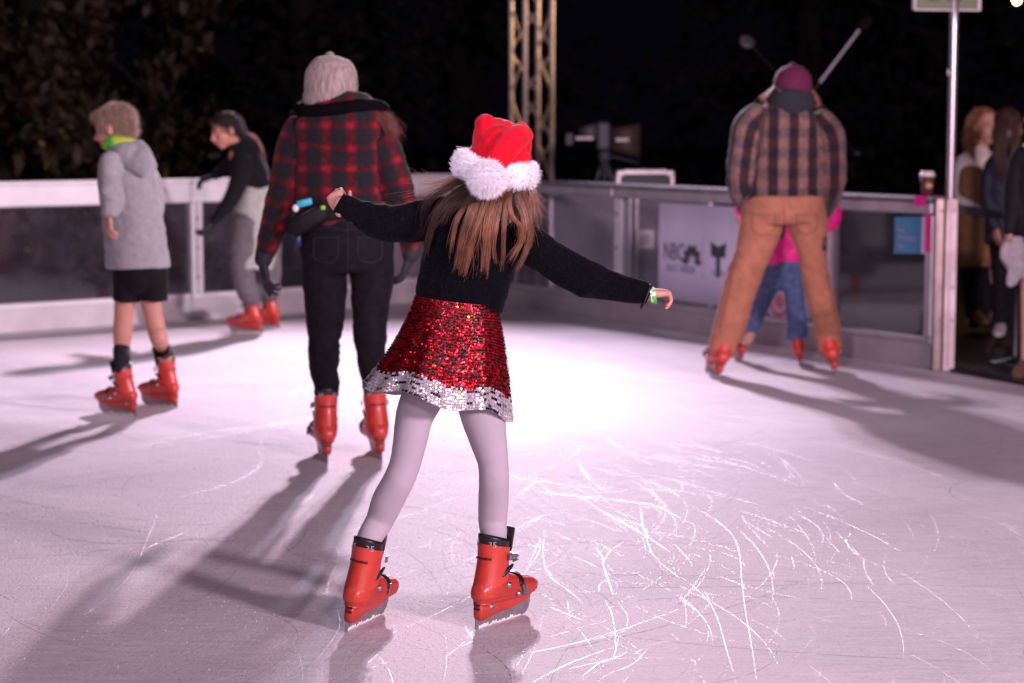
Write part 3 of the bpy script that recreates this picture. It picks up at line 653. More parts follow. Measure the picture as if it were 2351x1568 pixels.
def put_skate(person, side, heel, heading, scale=1.0, lean=0, pitch=0, ref_heel=True):
    """heel: where the blade's heel end touches the ice; heading: toe direction in degrees from +X"""
    src = SK[side]; kids = list(src.children)
    if SK_USED[side]:
        S = src.copy(); COL.objects.link(S)
        for c in kids:
            k = c.copy(); COL.objects.link(k); k.parent = S
    else: S = src; SK_USED[side] = True
    S.parent = person
    Rm = Matrix.Rotation(R(heading), 4, 'Z')@Matrix.Rotation(R(pitch), 4, 'Y')@Matrix.Rotation(R(lean), 4, 'X')
    S.scale = (scale, scale, scale*.91); S.rotation_euler = Rm.to_euler()
    hp = Rm.to_3x3()@(Vector((-.10, 0, 0))*scale)
    S.location = Vector(heel)-hp-person.location
    return S, Matrix.Translation(Vector(heel)-hp)@Rm@Matrix.Diagonal((scale, scale, scale*.91, 1))
# ================================================================== THE GIRL IN THE FUR-TRIMMED HAT
YG = 5.6
gl_heel_l = G(795, 1451); gl_heel_r = G(1095, 1446)
girl = thing('person', ((gl_heel_l.x+gl_heel_r.x)/2, 5.62, 0), 'child in red and white pompom hat, black jumper and red sequin skirt, arms spread', 'person')
hdl = math.degrees(math.atan2(*(lambda a, b: (b.y-a.y, b.x-a.x))(gl_heel_l, G(868, 1424))))
hdr = math.degrees(math.atan2(*(lambda a, b: (b.y-a.y, b.x-a.x))(gl_heel_r, G(1212, 1407))))
_, ML = put_skate(girl, -1, gl_heel_l, hdl+8, 1.0, lean=8)
_, MR = put_skate(girl, 1, gl_heel_r, hdr, 1.0, lean=1)
# --- body (one skin)
b = MB()
hc = W(1138, 412, YG)
b.tube([(1118, 520, 34), (1128, 470, 32), (1134, 430, 34)], YG, sub=3)
head(b, hc, (.25, 1, -.10), (.03, .12, 1), .215)
b.tube([(1100, 505, 84), (1085, 570, 88), (1065, 640, 82), (1050, 705, 84), (1040, 790, 96), (1034, 850, 88)], YG, .6)
b.tube([(1210, 555, 32), (1270, 590, 31), (1335, 628, 29), (1410, 652, 25), (1486, 676, 19)], YG)
b.tube([(995, 500, 32), (940, 512, 31), (880, 520, 29), (825, 495, 25), (780, 466, 19)], YG)
b.tube([(985, 850, 44), (955, 960, 38), (930, 1070, 31), (888, 1150, 32, .02), (862, 1215, 26, .04)]+ank(ML, YG, (.24, 21), (.15, 21), (.11, 24)), YG)
b.tube([(1085, 850, 44), (1110, 960, 44), (1130, 1070, 30, .01), (1133, 1150, 31, .03), (1129, 1205, 27, .05)]+ank(MR, YG, (.24, 21), (.15, 21), (.11, 24)), YG)
# right hand: back of the hand towards us and up, fingers curling down
hand(b, W(1489, 674, YG), (.72, .62, .0), (.05, .15, -1), 1, .132, curl=((.35, .75, .55), (.55, .95, .7), (.75, 1.0, .8), (.9, 1.0, .8)), fat=1.05)
# left hand: bent up at the wrist, fingers pointing up and away
hand(b, W(781, 482, YG), (-.30, .62, .66), (.30, .8, -.55), -1, .122, curl=((.5, .8, .6), (.55, .8, .6), (.6, .85, .6), (.7, .9, .6)), fat=1.05)
b.build('body', SKIN, girl, voxel=.0034, smooth=2)
# --- tights
TIGHTS = mat('tights', (.50, .45, .53), .75, var=.05, vscale=8, bump=.25, bscale=500, sheen=.25)
b = MB()
b.tube([(1000, 830, 62), (975, 900, 52), (952, 955, 44.5), (942, 1010, 40), (930, 1065, 36.5), (914, 1105, 36.5), (890, 1150, 37.5, .02), (872, 1195, 33, .035)]+ank(ML, YG, (.285, 29.5), (.22, 27), (.16, 26)), YG, .92, n=28)
b.tube([(1075, 830, 62), (1097, 900, 56), (1110, 960, 51.5), (1122, 1015, 43), (1132, 1062, 36), (1134, 1100, 35), (1133, 1150, 35.5, .03), (1131, 1195, 33.5, .05)]+ank(MR, YG, (.285, 30.5), (.22, 28), (.16, 26)), YG, .92, n=28)
b.tube([(1040, 780, 95), (1037, 850, 100), (1036, 880, 92)], YG, .7)
b.build('tights', TIGHTS, girl, voxel=.006, smooth=5, disp=wrinkle(.0006, 34, 8, [(W(928, 1085, YG), .045, .0015), (W(1132, 1080, YG), .045, .0015), (W(858, 1230, YG), .05, .002), (W(1129, 1225, YG), .05, .002)]), guv=True)
# --- jumper
KNIT = mat('black_knit', (.0034, .0035, .0055), .9, var=.25, vscale=60, bump=.5, bscale=600, sheen=.035, spec=.05)
b = MB()
torso = [(1118, 478, 46), (1108, 500, 82), (1096, 530, 106), (1086, 570, 109), (1070, 630, 106), (1060, 665, 104), (1056, 690, 103), (1053, 706, 97)]
b.tube(torso, YG, .62, n=30, caps=('round', 'flat'))
armr = [(1180, 545, 44), (1225, 568, 45), (1265, 594, 42), (1300, 617, 43), (1335, 634, 42), (1350, 640, 43), (1395, 655, 34), (1440, 665, 30), (1470, 670, 28), (1488, 676, 20)]
b.tube(armr, YG, .9, n=24, caps=('round', 'flat'))
arml = [(1010, 496, 46), (965, 506, 45), (920, 513, 42), (880, 512, 38), (845, 501, 34), (815, 485, 28), (793, 474, 26), (780, 468, 21)]
b.tube(arml, YG, .9, n=24, caps=('round', 'flat'))
b.ell(W(1347, 617, YG), .020, .03, .019); b.ell(W(1312, 606, YG), .018, .03, .02); b.ell(W(868, 478, YG), .035, .03, .012); b.ell(W(832, 472, YG), .03, .03, .012)
jn = [(W(1345, 636, YG), .05, .009), (W(845, 500, YG), .08, .009), (W(1210, 600, YG), .08, .004), (W(990, 540, YG), .08, .004), (W(1055, 695, YG), .12, .003)]
jumper = b.build('jumper', KNIT, girl, voxel=.006, smooth=4, disp=wrinkle(.0035, 17, 6, jn), guv=True)
fur(jumper, 'knit_fuzz', mat('knit_fuzz', (.030, .031, .042), .8), 16000, .0055, .00022, comb=(0, 0, -.2), rnd=.8, seed=8, parent=girl)
b = MB()   # ribbed cuffs and hem
def ribs(n, a): return lambda t, an: 1+a*math.sin(n*an)
b.tube([(1474, 671, 25), (1490, 677, 21.5)], YG, .9, sub=3, n=60, caps=(None, None), fn=ribs(20, .03))
b.build('cuff', KNIT, girl); b = MB()
b.tube([(789, 472, 27), (777, 465, 23)], YG, .9, sub=3, n=60, caps=(None, None), fn=ribs(20, .03))
b.build('cuff', KNIT, girl)
# --- wrist band and hair tie
b = MB(); c = W(1497, 676, YG); b.rings([(c-Vector((.006, 0, .001)), Vector((0, .026, 0)), Vector((-.004, 0, .024))), (c+Vector((.010, 0, -.003)), Vector((0, .0265, 0)), Vector((-.004, 0, .0245)))], 24, None, None)
m = mat('paper_band', (.75, .78, .75), .5); m2 = bpy.data.materials.new('wristband'); m2.use_nodes = True
nt = m2.node_tree; tc = nd(nt, 'ShaderNodeTexCoord'); vz = nd(nt, 'ShaderNodeTexNoise', i_Scale=70.0); nt.links.new(tc.outputs['Object'], vz.inputs[0]); rp = nd(nt, 'ShaderNodeValToRGB'); rp.color_ramp.interpolation = 'CONSTANT'
rp.color_ramp.elements[0].color = (.75, .78, .75, 1); rp.color_ramp.elements[1].position = .5; rp.color_ramp.elements[1].color = (.10, .62, .08, 1); nt.links.new(vz.outputs[0], rp.inputs[0]); nt.links.new(rp.outputs[0], nt.nodes['Principled BSDF'].inputs[0])
b.build('wristband', m2, girl)
b = MB(); c = W(1482, 678, YG); b.rings([(c+Vector((math.sin(a)*.013*1, math.cos(a)*.030, math.sin(a)*.034-.004)), Vector((0, math.cos(a), math.sin(a)))*.0028, Vector((.0028, 0, 0))) for a in [2*math.pi*k/28 for k in range(28)]], 8, closed=True)
b.build('hair_tie', mat('hair_elastic', (.008, .008, .01), .6), girl)
# --- skirt: pleated cloth with rows of sequins
sk_c0, sk_u0 = W(1049, 688, YG), W(1143, 699, YG)-W(1049, 688, YG)
sk_c1, sk_u1 = W(1001, 922, YG), W(1163, 958, YG)-W(1001, 922, YG)
def skirt(t, a, out=0.0):
    c = sk_c0.lerp(sk_c1, t); c += Vector((.010*math.sin(t*math.pi), 0, 0)); u = sk_u0.lerp(sk_u1, t**1.1)
    v = Vector((0, -(.088+.062*t), -.012*t)).lerp(Vector((0, -(.088+.062*t), .018)), t)
    fold = t*(.050*math.sin(7*a+.6+1.2*t)+.028*math.sin(13*a+2.1)+.018*math.sin(4*a+1))
    q = 1+fold*.9+out/.13
    p = c+u*math.cos(a)*q+v*math.sin(a)*q
    return p+Vector((0, 0, -.012*t*math.sin(5*a+1)))
b = MB(); NT, NA = 26, 120
V = [skirt(i/(NT-1), 2*math.pi*k/NA) for i in range(NT) for k in range(NA)]
Fc = [(i*NA+k, (i+1)*NA+k, (i+1)*NA+(k+1) % NA, i*NA+(k+1) % NA) for i in range(NT-1) for k in range(NA)]
b.add(V, Fc)
b.m = [0 if (i // NA) < 20 else 1 for i in range(len(Fc))]
skb = b.build('skirt', [mat('red_net', (.20, .006, .012), .6, var=.3, bump=.3), mat('white_net', (.48, .44, .50), .7, var=.2, bump=.3)], girl)
SQR = mat('red_sequin', (.70, .008, .022), .17, .85, var=.15, vscale=90); SQD = mat('dark_red_sequin', (.07, .004, .006), .3, .6); SQW = mat('white_sequin', (.74, .70, .78), .24, .45, var=.12, vscale=90)
SQG = mat('gold_sequin', (.75, .55, .08), .2, .9); SQB = mat('smoky_sequin', (.04, .035, .045), .25, .7)
b = MB(); rg = random.Random(11)
def disc(b, p, nrm, r, mi):
    u = nrm.orthogonal().normalized(); v = nrm.cross(u); a0 = rg.random()
    b.add([p]+[p+(u*math.cos(a0+k*1.0472)+v*math.sin(a0+k*1.0472))*r-nrm*.0004 for k in range(6)], [(0, 1+k, 1+(k+1) % 6) for k in range(6)], mi)
rows = 36
for i in range(rows):
    t = (i+.5)/rows; white = t > .80
    per = sum((skirt(t, 2*math.pi*(k+1)/60)-skirt(t, 2*math.pi*k/60)).length for k in range(60)); n = int(per/.0066)
    for k in range(n):
        a = 2*math.pi*(k+rg.uniform(-.2, .2)+.5*(i % 2))/n; t2 = t+rg.uniform(-.003, .003)
        p = skirt(t2, a, .0022); du = skirt(t2, a+.02, .0022)-p; dv = skirt(min(1, t2+.02), a, .0022)-skirt(min(1, t2+.02)-.02, a, .0022)
        nrm = du.cross(dv).normalized()
        if nrm.dot(p-sk_c0.lerp(sk_c1, t)) < 0: nrm = -nrm
        run = noise.noise(Vector((a*5, i*7.3, 0))); tilt = .16+.30*abs(noise.noise(Vector((a*5, i*.9, 4))))
        nrm = (nrm+Vector((rg.gauss(0, tilt*.55), rg.gauss(0, tilt*.55), rg.gauss(0, tilt)+.12))).normalized()
        if white: mi = 4 if run > .27 else (3 if rg.random() < .05 else 2)
        else:
            mi = 1 if run > .04 else 0
            if rg.random() < .012: mi = 3
        if t > .775 and t < .81 and rg.random() < .5: mi = 2
        disc(b, p+nrm*.0012*(k % 2), nrm, .0041, mi)
sq = b.build('sequins', [SQR, SQD, SQW, SQG, SQB], girl, shade=False); tag(sq, kind='stuff')
# --- hat
PLUSH = mat('red_plush', (.66, .004, .020), .85, var=.2, vscale=45, bump=.5, bscale=350, sheen=.12, spec=.15)
FURW = mat('white_fur', (.90, .88, .92), .75, var=.05)
b = MB()
b.tube([(1140, 420, 78, .0, 92), (1143, 392, 80, .0, 92), (1144, 355, 76, .0, 89), (1136, 320, 62, .0, 72), (1122, 297, 43, .0, 50), (1114, 283, 26, -.005, 28)], YG, sub=4, n=28)
b.tube([(1158, 400, 66, .01, 60), (1176, 350, 48, .0, 52), (1190, 318, 34, -.01, 44), (1197, 300, 22, -.02, 30)], YG, sub=4, n=26)
b.tube([(1196, 312, 26, -.02, 30), (1180, 320, 30, -.075, 26), (1160, 342, 30, -.108, 20), (1142, 368, 27, -.122, 17), (1128, 396, 22, -.130, 15)], YG, sub=4, n=24)
def hatfold(p, uv):
    return .004*noise.noise(Vector(p)*16)+.0025*noise.noise(Vector(p)*38+Vector((2, 1, 4)))
hat = b.build('plush_hat', PLUSH, girl, voxel=.005, smooth=3, disp=hatfold)
tc_ = W(1137, 388, YG); tu = (W(1225, 404, YG)-W(1050, 372, YG)).normalized()
b = MB(); tv = Vector((0, -1, -.12)).normalized(); up_ = tu.cross(tv).normalized()*-1
if up_.z < 0: up_ = -up_
rs = []
for k in range(40):
    a = 2*math.pi*k/40; rad = tu*math.cos(a)*.100+tv*math.sin(a)*.108; r_ = rad.normalized()
    rs.append((tc_+rad+up_*.004*math.sin(3*a), r_*.017, up_*.036))
b.rings(rs, 16, closed=True, sup=2.6)
trim = b.build('hat_trim', FURW, girl); trim.parent = hat
fur(trim, 'fur_pile', FURW, 26000, .017, .00055, comb=(.25, 0, -.25), rnd=.55, seed=2, parent=hat).location = trim.location
b = MB(); pc = W(1118, 408, YG-.165); b.ell(pc, .043, .043, .043, n=20)
pom = b.build('pompom', FURW, girl); pom.parent = hat
fur(pom, 'fur_pile', FURW, 12000, .016, .00055, comb=(0, 0, -.35), rnd=.45, seed=3, parent=hat).location = pom.location
# --- hair
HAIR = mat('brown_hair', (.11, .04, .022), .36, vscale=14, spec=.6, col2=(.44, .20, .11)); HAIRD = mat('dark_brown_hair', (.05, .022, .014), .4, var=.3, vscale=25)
hx = []
def gl(P, n, s0, s1, **k): hx.extend(lock(P, YG, n, s0, s1, **k))
for P, n, s0, s1 in (
 ([(1112, 425, -.10), (1088, 470, -.12), (1068, 520, -.135), (1056, 570, -.13), (1046, 622, -.118)], 120, .009, .0035),
 ([(1118, 428, -.10), (1098, 470, -.12), (1080, 520, -.135), (1066, 570, -.13), (1055, 628, -.118)], 120, .008, .003),
 ([(1124, 430, -.11), (1108, 480, -.135), (1092, 530, -.145), (1078, 580, -.14), (1066, 634, -.128)], 130, .007, .003),
 ([(1140, 430, -.11), (1126, 480, -.14), (1115, 530, -.148), (1112, 580, -.143), (1106, 622, -.13)], 90, .007, .0022),
 ([(1146, 430, -.11), (1133, 480, -.14), (1123, 540, -.145), (1119, 590, -.14), (1118, 638, -.13)], 120, .007, .0025),
 ([(1152, 432, -.11), (1144, 480, -.135), (1137, 530, -.145), (1133, 570, -.14), (1139, 606, -.13)], 100, .006, .0025),
 ([(1164, 434, -.10), (1160, 480, -.125), (1157, 530, -.135), (1155, 580, -.13), (1151, 622, -.12)], 90, .005, .0022),
 ([(1098, 425, -.09), (1076, 460, -.11), (1052, 500, -.125), (1040, 550, -.125), (1032, 600, -.115)], 55, .008, .004),
 ([(1180, 430, -.08), (1196, 470, -.09), (1208, 510, -.095), (1214, 545, -.085), (1205, 585, -.08), (1184, 626, -.075)], 150, .008, .003),
 ([(1190, 430, -.07), (1204, 470, -.08), (1214, 505, -.085), (1220, 540, -.08), (1217, 572, -.075)], 100, .007, .003),
 ([(1172, 432, -.10), (1168, 465, -.12), (1178, 500, -.125), (1196, 520, -.115), (1192, 560, -.10), (1170, 600, -.10)], 60, .004, .004),
 ([(1190, 470, -.09), (1206, 510, -.10), (1200, 550, -.095), (1182, 582, -.095), (1166, 608, -.09)], 40, .004, .006)): gl(P, n, s0, s1)
b = MB(); strands(b, hx, .00075)
hair = b.build('hair', HAIR, girl)
gl([(1130, 428, -.11), (1112, 480, -.14), (1100, 540, -.146), (1094, 590, -.14), (1090, 640, -.128)], 60, .030, .024, wav=.012)
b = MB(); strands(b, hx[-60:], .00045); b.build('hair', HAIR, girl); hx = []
for P, n, s0, s1 in (
 ([(1085, 418, -.06), (1040, 445, -.08), (1003, 485, -.10), (984, 540, -.10), (972, 596, -.07)], 150, .011, .0045),
 ([(1100, 425, -.08), (1065, 450, -.10), (1030, 480, -.115), (1008, 520, -.115)], 130, .016, .016),
 ([(1075, 405, -.03), (1030, 430, -.05), (995, 450, -.06), (972, 480, -.06), (966, 540, -.05)], 90, .012, .008),
 ([(1190, 425, -.06), (1188, 455, -.075), (1182, 490, -.085), (1178, 520, -.09)], 140, .016, .012), ([(1165, 428, -.09), (1164, 460, -.10), (1160, 500, -.11)], 110, .014, .012),
 ([(1120, 428, -.11), (1095, 450, -.125), (1068, 470, -.13), (1050, 500, -.125)], 110, .015, .016)): gl(P, n, s0, s1)
b = MB(); strands(b, hx, .0008); b.build('hair', HAIRD, girl)
hx = []
for P, n, s0, s1 in (
 ([(1075, 395, .0), (1035, 412, .0), (1000, 420, .0), (970, 418, .0)], 60, .012, .020), ([(1070, 405, 0), (1025, 425, 0), (985, 440, 0), (955, 452, 0)], 60, .012, .022),
 ([(1068, 415, 0), (1020, 420, 0), (980, 408, 0), (960, 395, 0)], 14, .01, .03),
 ([(1195, 420, -.02), (1212, 440, -.02), (1228, 470, -.02), (1236, 500, -.02)], 110, .012, .022), ([(1200, 430, -.02), (1216, 465, -.02), (1224, 505, -.02), (1222, 540, -.03)], 90, .010, .016),
 ([(1195, 480, -.05), (1190, 500, -.06), (1180, 530, -.07), (1185, 560, -.07)], 20, .02, .03)):
    gl(P, n, s0, s1, wav=.012)
b = MB(); strands(b, hx, .00042); tag(b.build('hair', mat('backlit_hair', (.42, .22, .15), .35, var=.2), girl), kind='stuff')  # backlight on the flyaway strands is put into their paler colour
b = MB(); b.ell(hc+Vector((0, -.012, .01)), .086, .098, .098, n=20); b.tube([(1130, 425, 66, -.03), (1118, 450, 48, -.06), (1110, 470, 24, -.09)], YG, .5, n=20); b.build('hair', HAIRD, girl, voxel=.006, smooth=4)
# ================================================================== OTHER PEOPLE
def px(v, Y): return v*Y/F
def hairlocks(name, m, parent, Y, specs, wd=.0009):
    h = []
    for P, n, s0, s1 in specs: h.extend(lock(P, Y, n, s0, s1, wav=.008))
    b = MB(); strands(b, h, wd); return b.build(name, m, parent)
def knitmat(name, c1, c2, sx=55):
    m = bpy.data.materials.new(name); m.use_nodes = True; nt = m.node_tree; L = nt.links; p = nt.nodes['Principled BSDF']; p.inputs['Roughness'].default_value = .9; p.inputs['Sheen Weight'].default_value = .25; p.inputs['Specular IOR Level'].default_value = .15
    tc = nd(nt, 'ShaderNodeTexCoord'); mp = nd(nt, 'ShaderNodeMapping'); mp.inputs['Scale'].default_value = (sx, sx, sx*.16); L.new(tc.outputs['Object'], mp.inputs[0])
    n1 = nd(nt, 'ShaderNodeTexNoise', i_Scale=1.0, i_Detail=4.0); L.new(mp.outputs[0], n1.inputs[0])
    rp = nd(nt, 'ShaderNodeValToRGB'); rp.color_ramp.elements[0].position = .38; rp.color_ramp.elements[1].position = .62; rp.color_ramp.elements[0].color = (*c1, 1); rp.color_ramp.elements[1].color = (*c2, 1)
    L.new(n1.outputs[0], rp.inputs[0]); L.new(rp.outputs[0], p.inputs['Base Color'])
    bp = nd(nt, 'ShaderNodeBump', i_Strength=.5, i_Distance=.004); L.new(n1.outputs[0], bp.inputs['Height']); L.new(bp.outputs[0], p.inputs['Normal']); return m
# ------------------------------------------------------------------ woman in red and black check jacket
YW = 8.5
hl, hr = G(752, 1062), G(877, 1056)
wo = thing('person', ((hl.x+hr.x)/2, YW, 0), 'woman in red and black check jacket and grey knit beanie, seen from behind', 'person')
_, ML = put_skate(wo, -1, hl, 104, 1.17, lean=2); _, MR = put_skate(wo, 1, hr, 104, 1.17, lean=-3)
b = MB(); hc = W(759, 213, YW)
head(b, hc, (-.05, 1, -.1), (0, .08, 1), .225)
b.tube([(776, 300, 28), (768, 262, 27), (760, 230, 27)], YW)
b.tube([(776, 290, 85), (773, 350, 92), (775, 450, 80), (788, 510, 84), (794, 540, 80)], YW, .6)
b.tube([(678, 310, 26), (656, 410, 25), (630, 505, 21), (608, 590, 15)], YW); b.tube([(866, 310, 26), (905, 410, 24), (926, 480, 21), (944, 580, 15)], YW)
b.tube([(745, 600, 42), (746, 700, 38), (743, 800, 28, .02)]+ank(ML, YW, (.30, 21), (.2, 20), (.12, 20)), YW); b.tube([(852, 600, 42), (852, 700, 36), (852, 800, 27, .02)]+ank(MR, YW, (.30, 21), (.2, 20), (.12, 20)), YW)
b.build('body', SKIN, wo, voxel=.007, smooth=2)
JEAN = mat('black_jeans', (.0095, .0082, .0115), .8, var=.35, vscale=25, bump=.4, bscale=300, sheen=.03, spec=.10)
b = MB()
b.tube([(786, 488, 92), (792, 520, 103), (797, 555, 108), (797, 590, 107), (798, 622, 98)], YW, .68, n=28, caps=('flat', 'flat'))
b.tube([(742, 585, 50, 0), (744, 640, 51), (746, 690, 48), (746, 740, 43), (744, 795, 36), (743, 850, 33, .05)]+ank(ML, YW, (.325, 29), (.27, 28)), YW, .95, n=24)
b.tube([(856, 585, 49), (855, 640, 49), (852, 690, 45), (850, 740, 40), (851, 795, 35), (857, 850, 31, .05)]+ank(MR, YW, (.325, 28), (.27, 27)), YW, .95, n=24)
wt_ = b.build('trousers', JEAN, wo, voxel=.009, smooth=12, disp=wrinkle(.0032, 20, 5, [(W(744, 800, YW), .14, .007), (W(851, 800, YW), .14, .007), (W(741, 890, YW), .1, .008), (W(798, 640, YW), .12, .006)]), guv=True)
seams(wt_, wo, [[(798, 510), (799, 570), (798, 622)], [(722, 545), (722, 590), (748, 602), (774, 592), (776, 545)], [(722, 545), (776, 545)], [(822, 545), (824, 592), (850, 602), (876, 590), (876, 545)], [(822, 545), (876, 545)], [(700, 535), (748, 522), (798, 528), (850, 522), (896, 535)]], mat('jeans_seam', (.016, .014, .019), .8), .0018)
CHECK = plaid('buffalo_check', .104, .094, .32, .24, (.0075, .008, .0105), (.062, .0025, .007), (.045, .0025, .0065), (.24, .005, .013), soft=.22, sheen=.1)
b = MB()
b.tube([(782, 258, 56), (780, 278, 92), (777, 305, 112), (774, 350, 110), (772, 400, 106), (776, 450, 102), (783, 485, 97), (785, 498, 93)], YW, .62, n=30, caps=('round', 'flat'), planar=True)
b.tube([(690, 296, 38), (672, 345, 39), (660, 400, 37), (648, 450, 35), (634, 500, 32), (619, 548, 28), (607, 588, 21)], YW, .9, n=22, caps=('round', 'flat'))
b.tube([(868, 300, 36), (886, 350, 36), (902, 400, 36), (915, 440, 36), (926, 480, 33), (937, 530, 28), (944, 578, 21)], YW, .9, n=22, caps=('round', 'flat'))
jn = [(W(648, 450, YW), .09, .008), (W(915, 440, YW), .09, .008), (W(775, 480, YW), .2, .005), (W(690, 330, YW), .1, .005), (W(866, 330, YW), .1, .005)]
b.build('jacket', CHECK, wo, voxel=.008, smooth=4, disp=wrinkle(.005, 12, 5, jn), guv=True, seam=.008)
b = MB()
b.tube([(782, 262, 92, -.03, 62), (784, 285, 104, -.055, 56), (788, 315, 88, -.075, 42), (790, 345, 55, -.085, 26), (791, 368, 26, -.088, 14), (791, 380, 10, -.085, 7)], YW, sub=4, n=26, planar=True)
b.build('hood', CHECK, wo, voxel=.008, smooth=3, disp=wrinkle(.006, 9, 7), guv=True)
b = MB(); c = W(782, 250, YW-.06); b.rings([(c+Vector((px(92, YW)*math.cos(a), -.115*math.sin(a)+.04, .012*math.sin(2*a))), Vector((math.cos(a), -math.sin(a), 0))*.034, Vector((0, 0, .030))) for a in [2*math.pi*k/26 for k in range(26)]], 12, closed=True)
b.build('hood_lining', mat('black_fleece', (.003, .003, .004), .95, bump=.6, bscale=160, spec=.05), wo)
GLOVE = mat('black_gloves', (.010, .010, .014), .7, var=.3, bump=.3)
b = MB(); b.tube([(609, 580, 23), (603, 600, 20)], YW, .9, sub=2); hand(b, W(603, 598, YW), (.13, .06, -1), (.85, .4, .1), -1, .178, curl=((.12, .18, .15), (.3, .4, .3), (.45, .55, .4), (.55, .6, .4)), fat=1.15); b.build('glove', GLOVE, wo, voxel=.004, smooth=2)
b = MB(); b.tube([(944, 570, 23), (943, 590, 20)], YW, .9, sub=2); hand(b, W(943, 588, YW), (-.35, .15, -1), (-.9, .3, .2), 1, .170, curl=((.3, .3, .3), (.35, .45, .3), (.5, .55, .4), (.55, .6, .4)), fat=1.15); b.build('glove', GLOVE, wo, voxel=.004, smooth=2)
BEAN = knitmat('grey_marl_knit', (.205, .155, .145), (.36, .285, .27), 110)
b = MB(); b.tube([(760, 250, 54), (760, 247, 60), (760, 236, 63), (760, 222, 63), (760, 213, 61), (760, 210, 55)], YW, .98, sub=4, n=132, caps=(None, None), fn=lambda t, a: 1+.022*math.sin(44*a)); b.build('beanie_cuff', BEAN, wo); b = MB(); b.tube([(760, 225, 57.5), (760, 205, 60), (760, 185, 59.5), (759, 165, 57), (758, 150, 50), (757, 138, 39), (757, 131, 25), (757, 127.5, 11)], YW, .98, sub=3, n=132, caps=(None, 'round'), fn=lambda t, a: 1+.018*math.sin(44*a))
b.build('beanie', BEAN, wo)
AUB = mat('auburn_hair', (.16, .045, .032), .4, var=.3, vscale=25)
hairlocks('hair', AUB, wo, YW, [([(800, 238, -.06), (842, 250, -.09), (876, 272, -.10), (900, 302, -.09), (912, 335, -.07)], 260, .014, .016), ([(805, 234, -.04), (850, 244, -.06), (890, 272, -.06), (910, 310, -.05)], 160, .012, .020),
    ([(715, 240, 0), (695, 248, 0), (682, 255, 0), (690, 272, 0)], 130, .014, .014), ([(740, 245, -.06), (760, 258, -.08), (790, 262, -.09), (815, 262, -.08)], 90, .02, .02)], .0011)
# belt bag on her back, with its strap
BAG = mat('black_nylon', (.005, .0045, .0055), .6, spec=.2, var=.2, bump=.3, bscale=150)
c = W(708, 505, YW-.115)
bag = thing('belt_bag', c, 'black belt bag with a turquoise label worn at the back of the check jacket', 'bag')
dx = (W(752, 483, YW-.115)-W(664, 532, YW-.115)).normalized(); dz = dx.cross(Vector((0, -1, 0))).normalized()*-1
if dz.z < 0: dz = -dz
b = MB(); b.rings([(c+dx*a, dz*h, Vector((0, -1, 0))*dd) for a, h, dd in ((-.090, .024, .02), (-.080, .038, .034), (-.03, .044, .042), (.04, .044, .042), (.082, .037, .034), (.090, .024, .02))], 20, sup=3.2); b.build('pouch', BAG, bag, voxel=.005, smooth=2)
b = MB(); b.box(c+dx*-.06+dz*.030+Vector((0, -.050, 0)), dx*.12, Vector((0, .008, 0)), dz*.004); b.build('zip', mat('zip', (.06, .06, .065), .4, .6), bag)
cc = W(780, 492, YW); b = MB(); b.rings([(cc+Vector((px(100, YW)*math.cos(a), -.128*math.sin(a), .01*math.cos(a))), Vector((math.cos(a), -math.sin(a), 0))*.003, Vector((0, 0, .019))) for a in [2*math.pi*k/30 for k in range(30)]], 8, closed=True, sup=4); b.build('strap', BAG, bag)
b = MB(); b.box(W(683, 478, YW-.165), Vector((.062, 0, .016)), Vector((0, .006, 0)), Vector((-.004, 0, .028)), 0, .002); b.build('label_patch', mat('turquoise', (.03, .42, .55), .4), bag)
b = MB(); b.ell(W(679, 478, YW-.16), .014, .01, .016); b.build('tag', mat('white_tag', (.7, .68, .7), .5), bag)
b = MB(); b.box(W(736, 482, YW-.15), Vector((.020, 0, 0)), Vector((0, .008, 0)), Vector((0, 0, .018)), 0, .003); b.build('buckle', mat('lime_buckle', (.25, .6, .04), .4), bag)
b = MB(); b.box(W(676, 566, YW-.10), Vector((.030, 0, 0)), Vector((0, .03, 0)), Vector((-.003, 0, .052)), 0, .006); b.build('hanging_clip', mat('navy_clip', (.008, .02, .09), .4), bag)
b = MB(); b.tube([(782, 488, 95), (785, 500, 97), (787, 510, 98)], YW, .68, n=30, caps=(None, None)); b.build('shirt', mat('maroon_jersey', (.085, .006, .010), .85), wo)
# ------------------------------------------------------------------ boy in grey hoodie
YB = 9.97
hl, hr = G(311, 955), G(405, 936)
bo = thing('person', ((hl.x+hr.x)/2, YB, 0), 'boy in grey hoodie, lime neck warmer and black shorts gliding left', 'person')
_, ML = put_skate(bo, -1, hl, 147, .97, lean=-2); _, MR = put_skate(bo, 1, hr, 146, .97, lean=2)
b = MB(); hc = W(263, 292, YB)
PB = head(b, hc, (-.92, .28, -.22), (-.2, .05, 1), .225, 1.05)
b.tube([(285, 360, 24), (280, 335, 23), (272, 310, 22)], YB)
b.tube([(287, 370, 48), (300, 450, 52), (310, 550, 52), (320, 640, 52)], YB, .65)
b.tube([(255, 378, 18, -.1), (255, 430, 17, -.18), (251, 492, 12, -.235)], YB)
b.tube([(322, 380, 18, .1), (345, 440, 17, .14), (352, 500, 12, .16)], YB)
b.tube([(292, 650, 30), (287, 690, 25), (284, 725, 22.5), (282, 760, 22.5), (280, 800, 19)]+ank(ML, YB, (.27, 16), (.2, 15), (.12, 15)), YB); b.tube([(345, 650, 30), (346, 690, 25), (352, 725, 22), (359, 755, 22), (367, 785, 20)]+ank(MR, YB, (.27, 16), (.2, 15), (.12, 15)), YB)
hand(b, W(250, 494, YB-.235), (.02, -.1, -1), (.8, .6, 0), -1, .140, curl=((.3, .5, .4), (.4, .6, .4), (.5, .7, .4), (.5, .7, .4)))
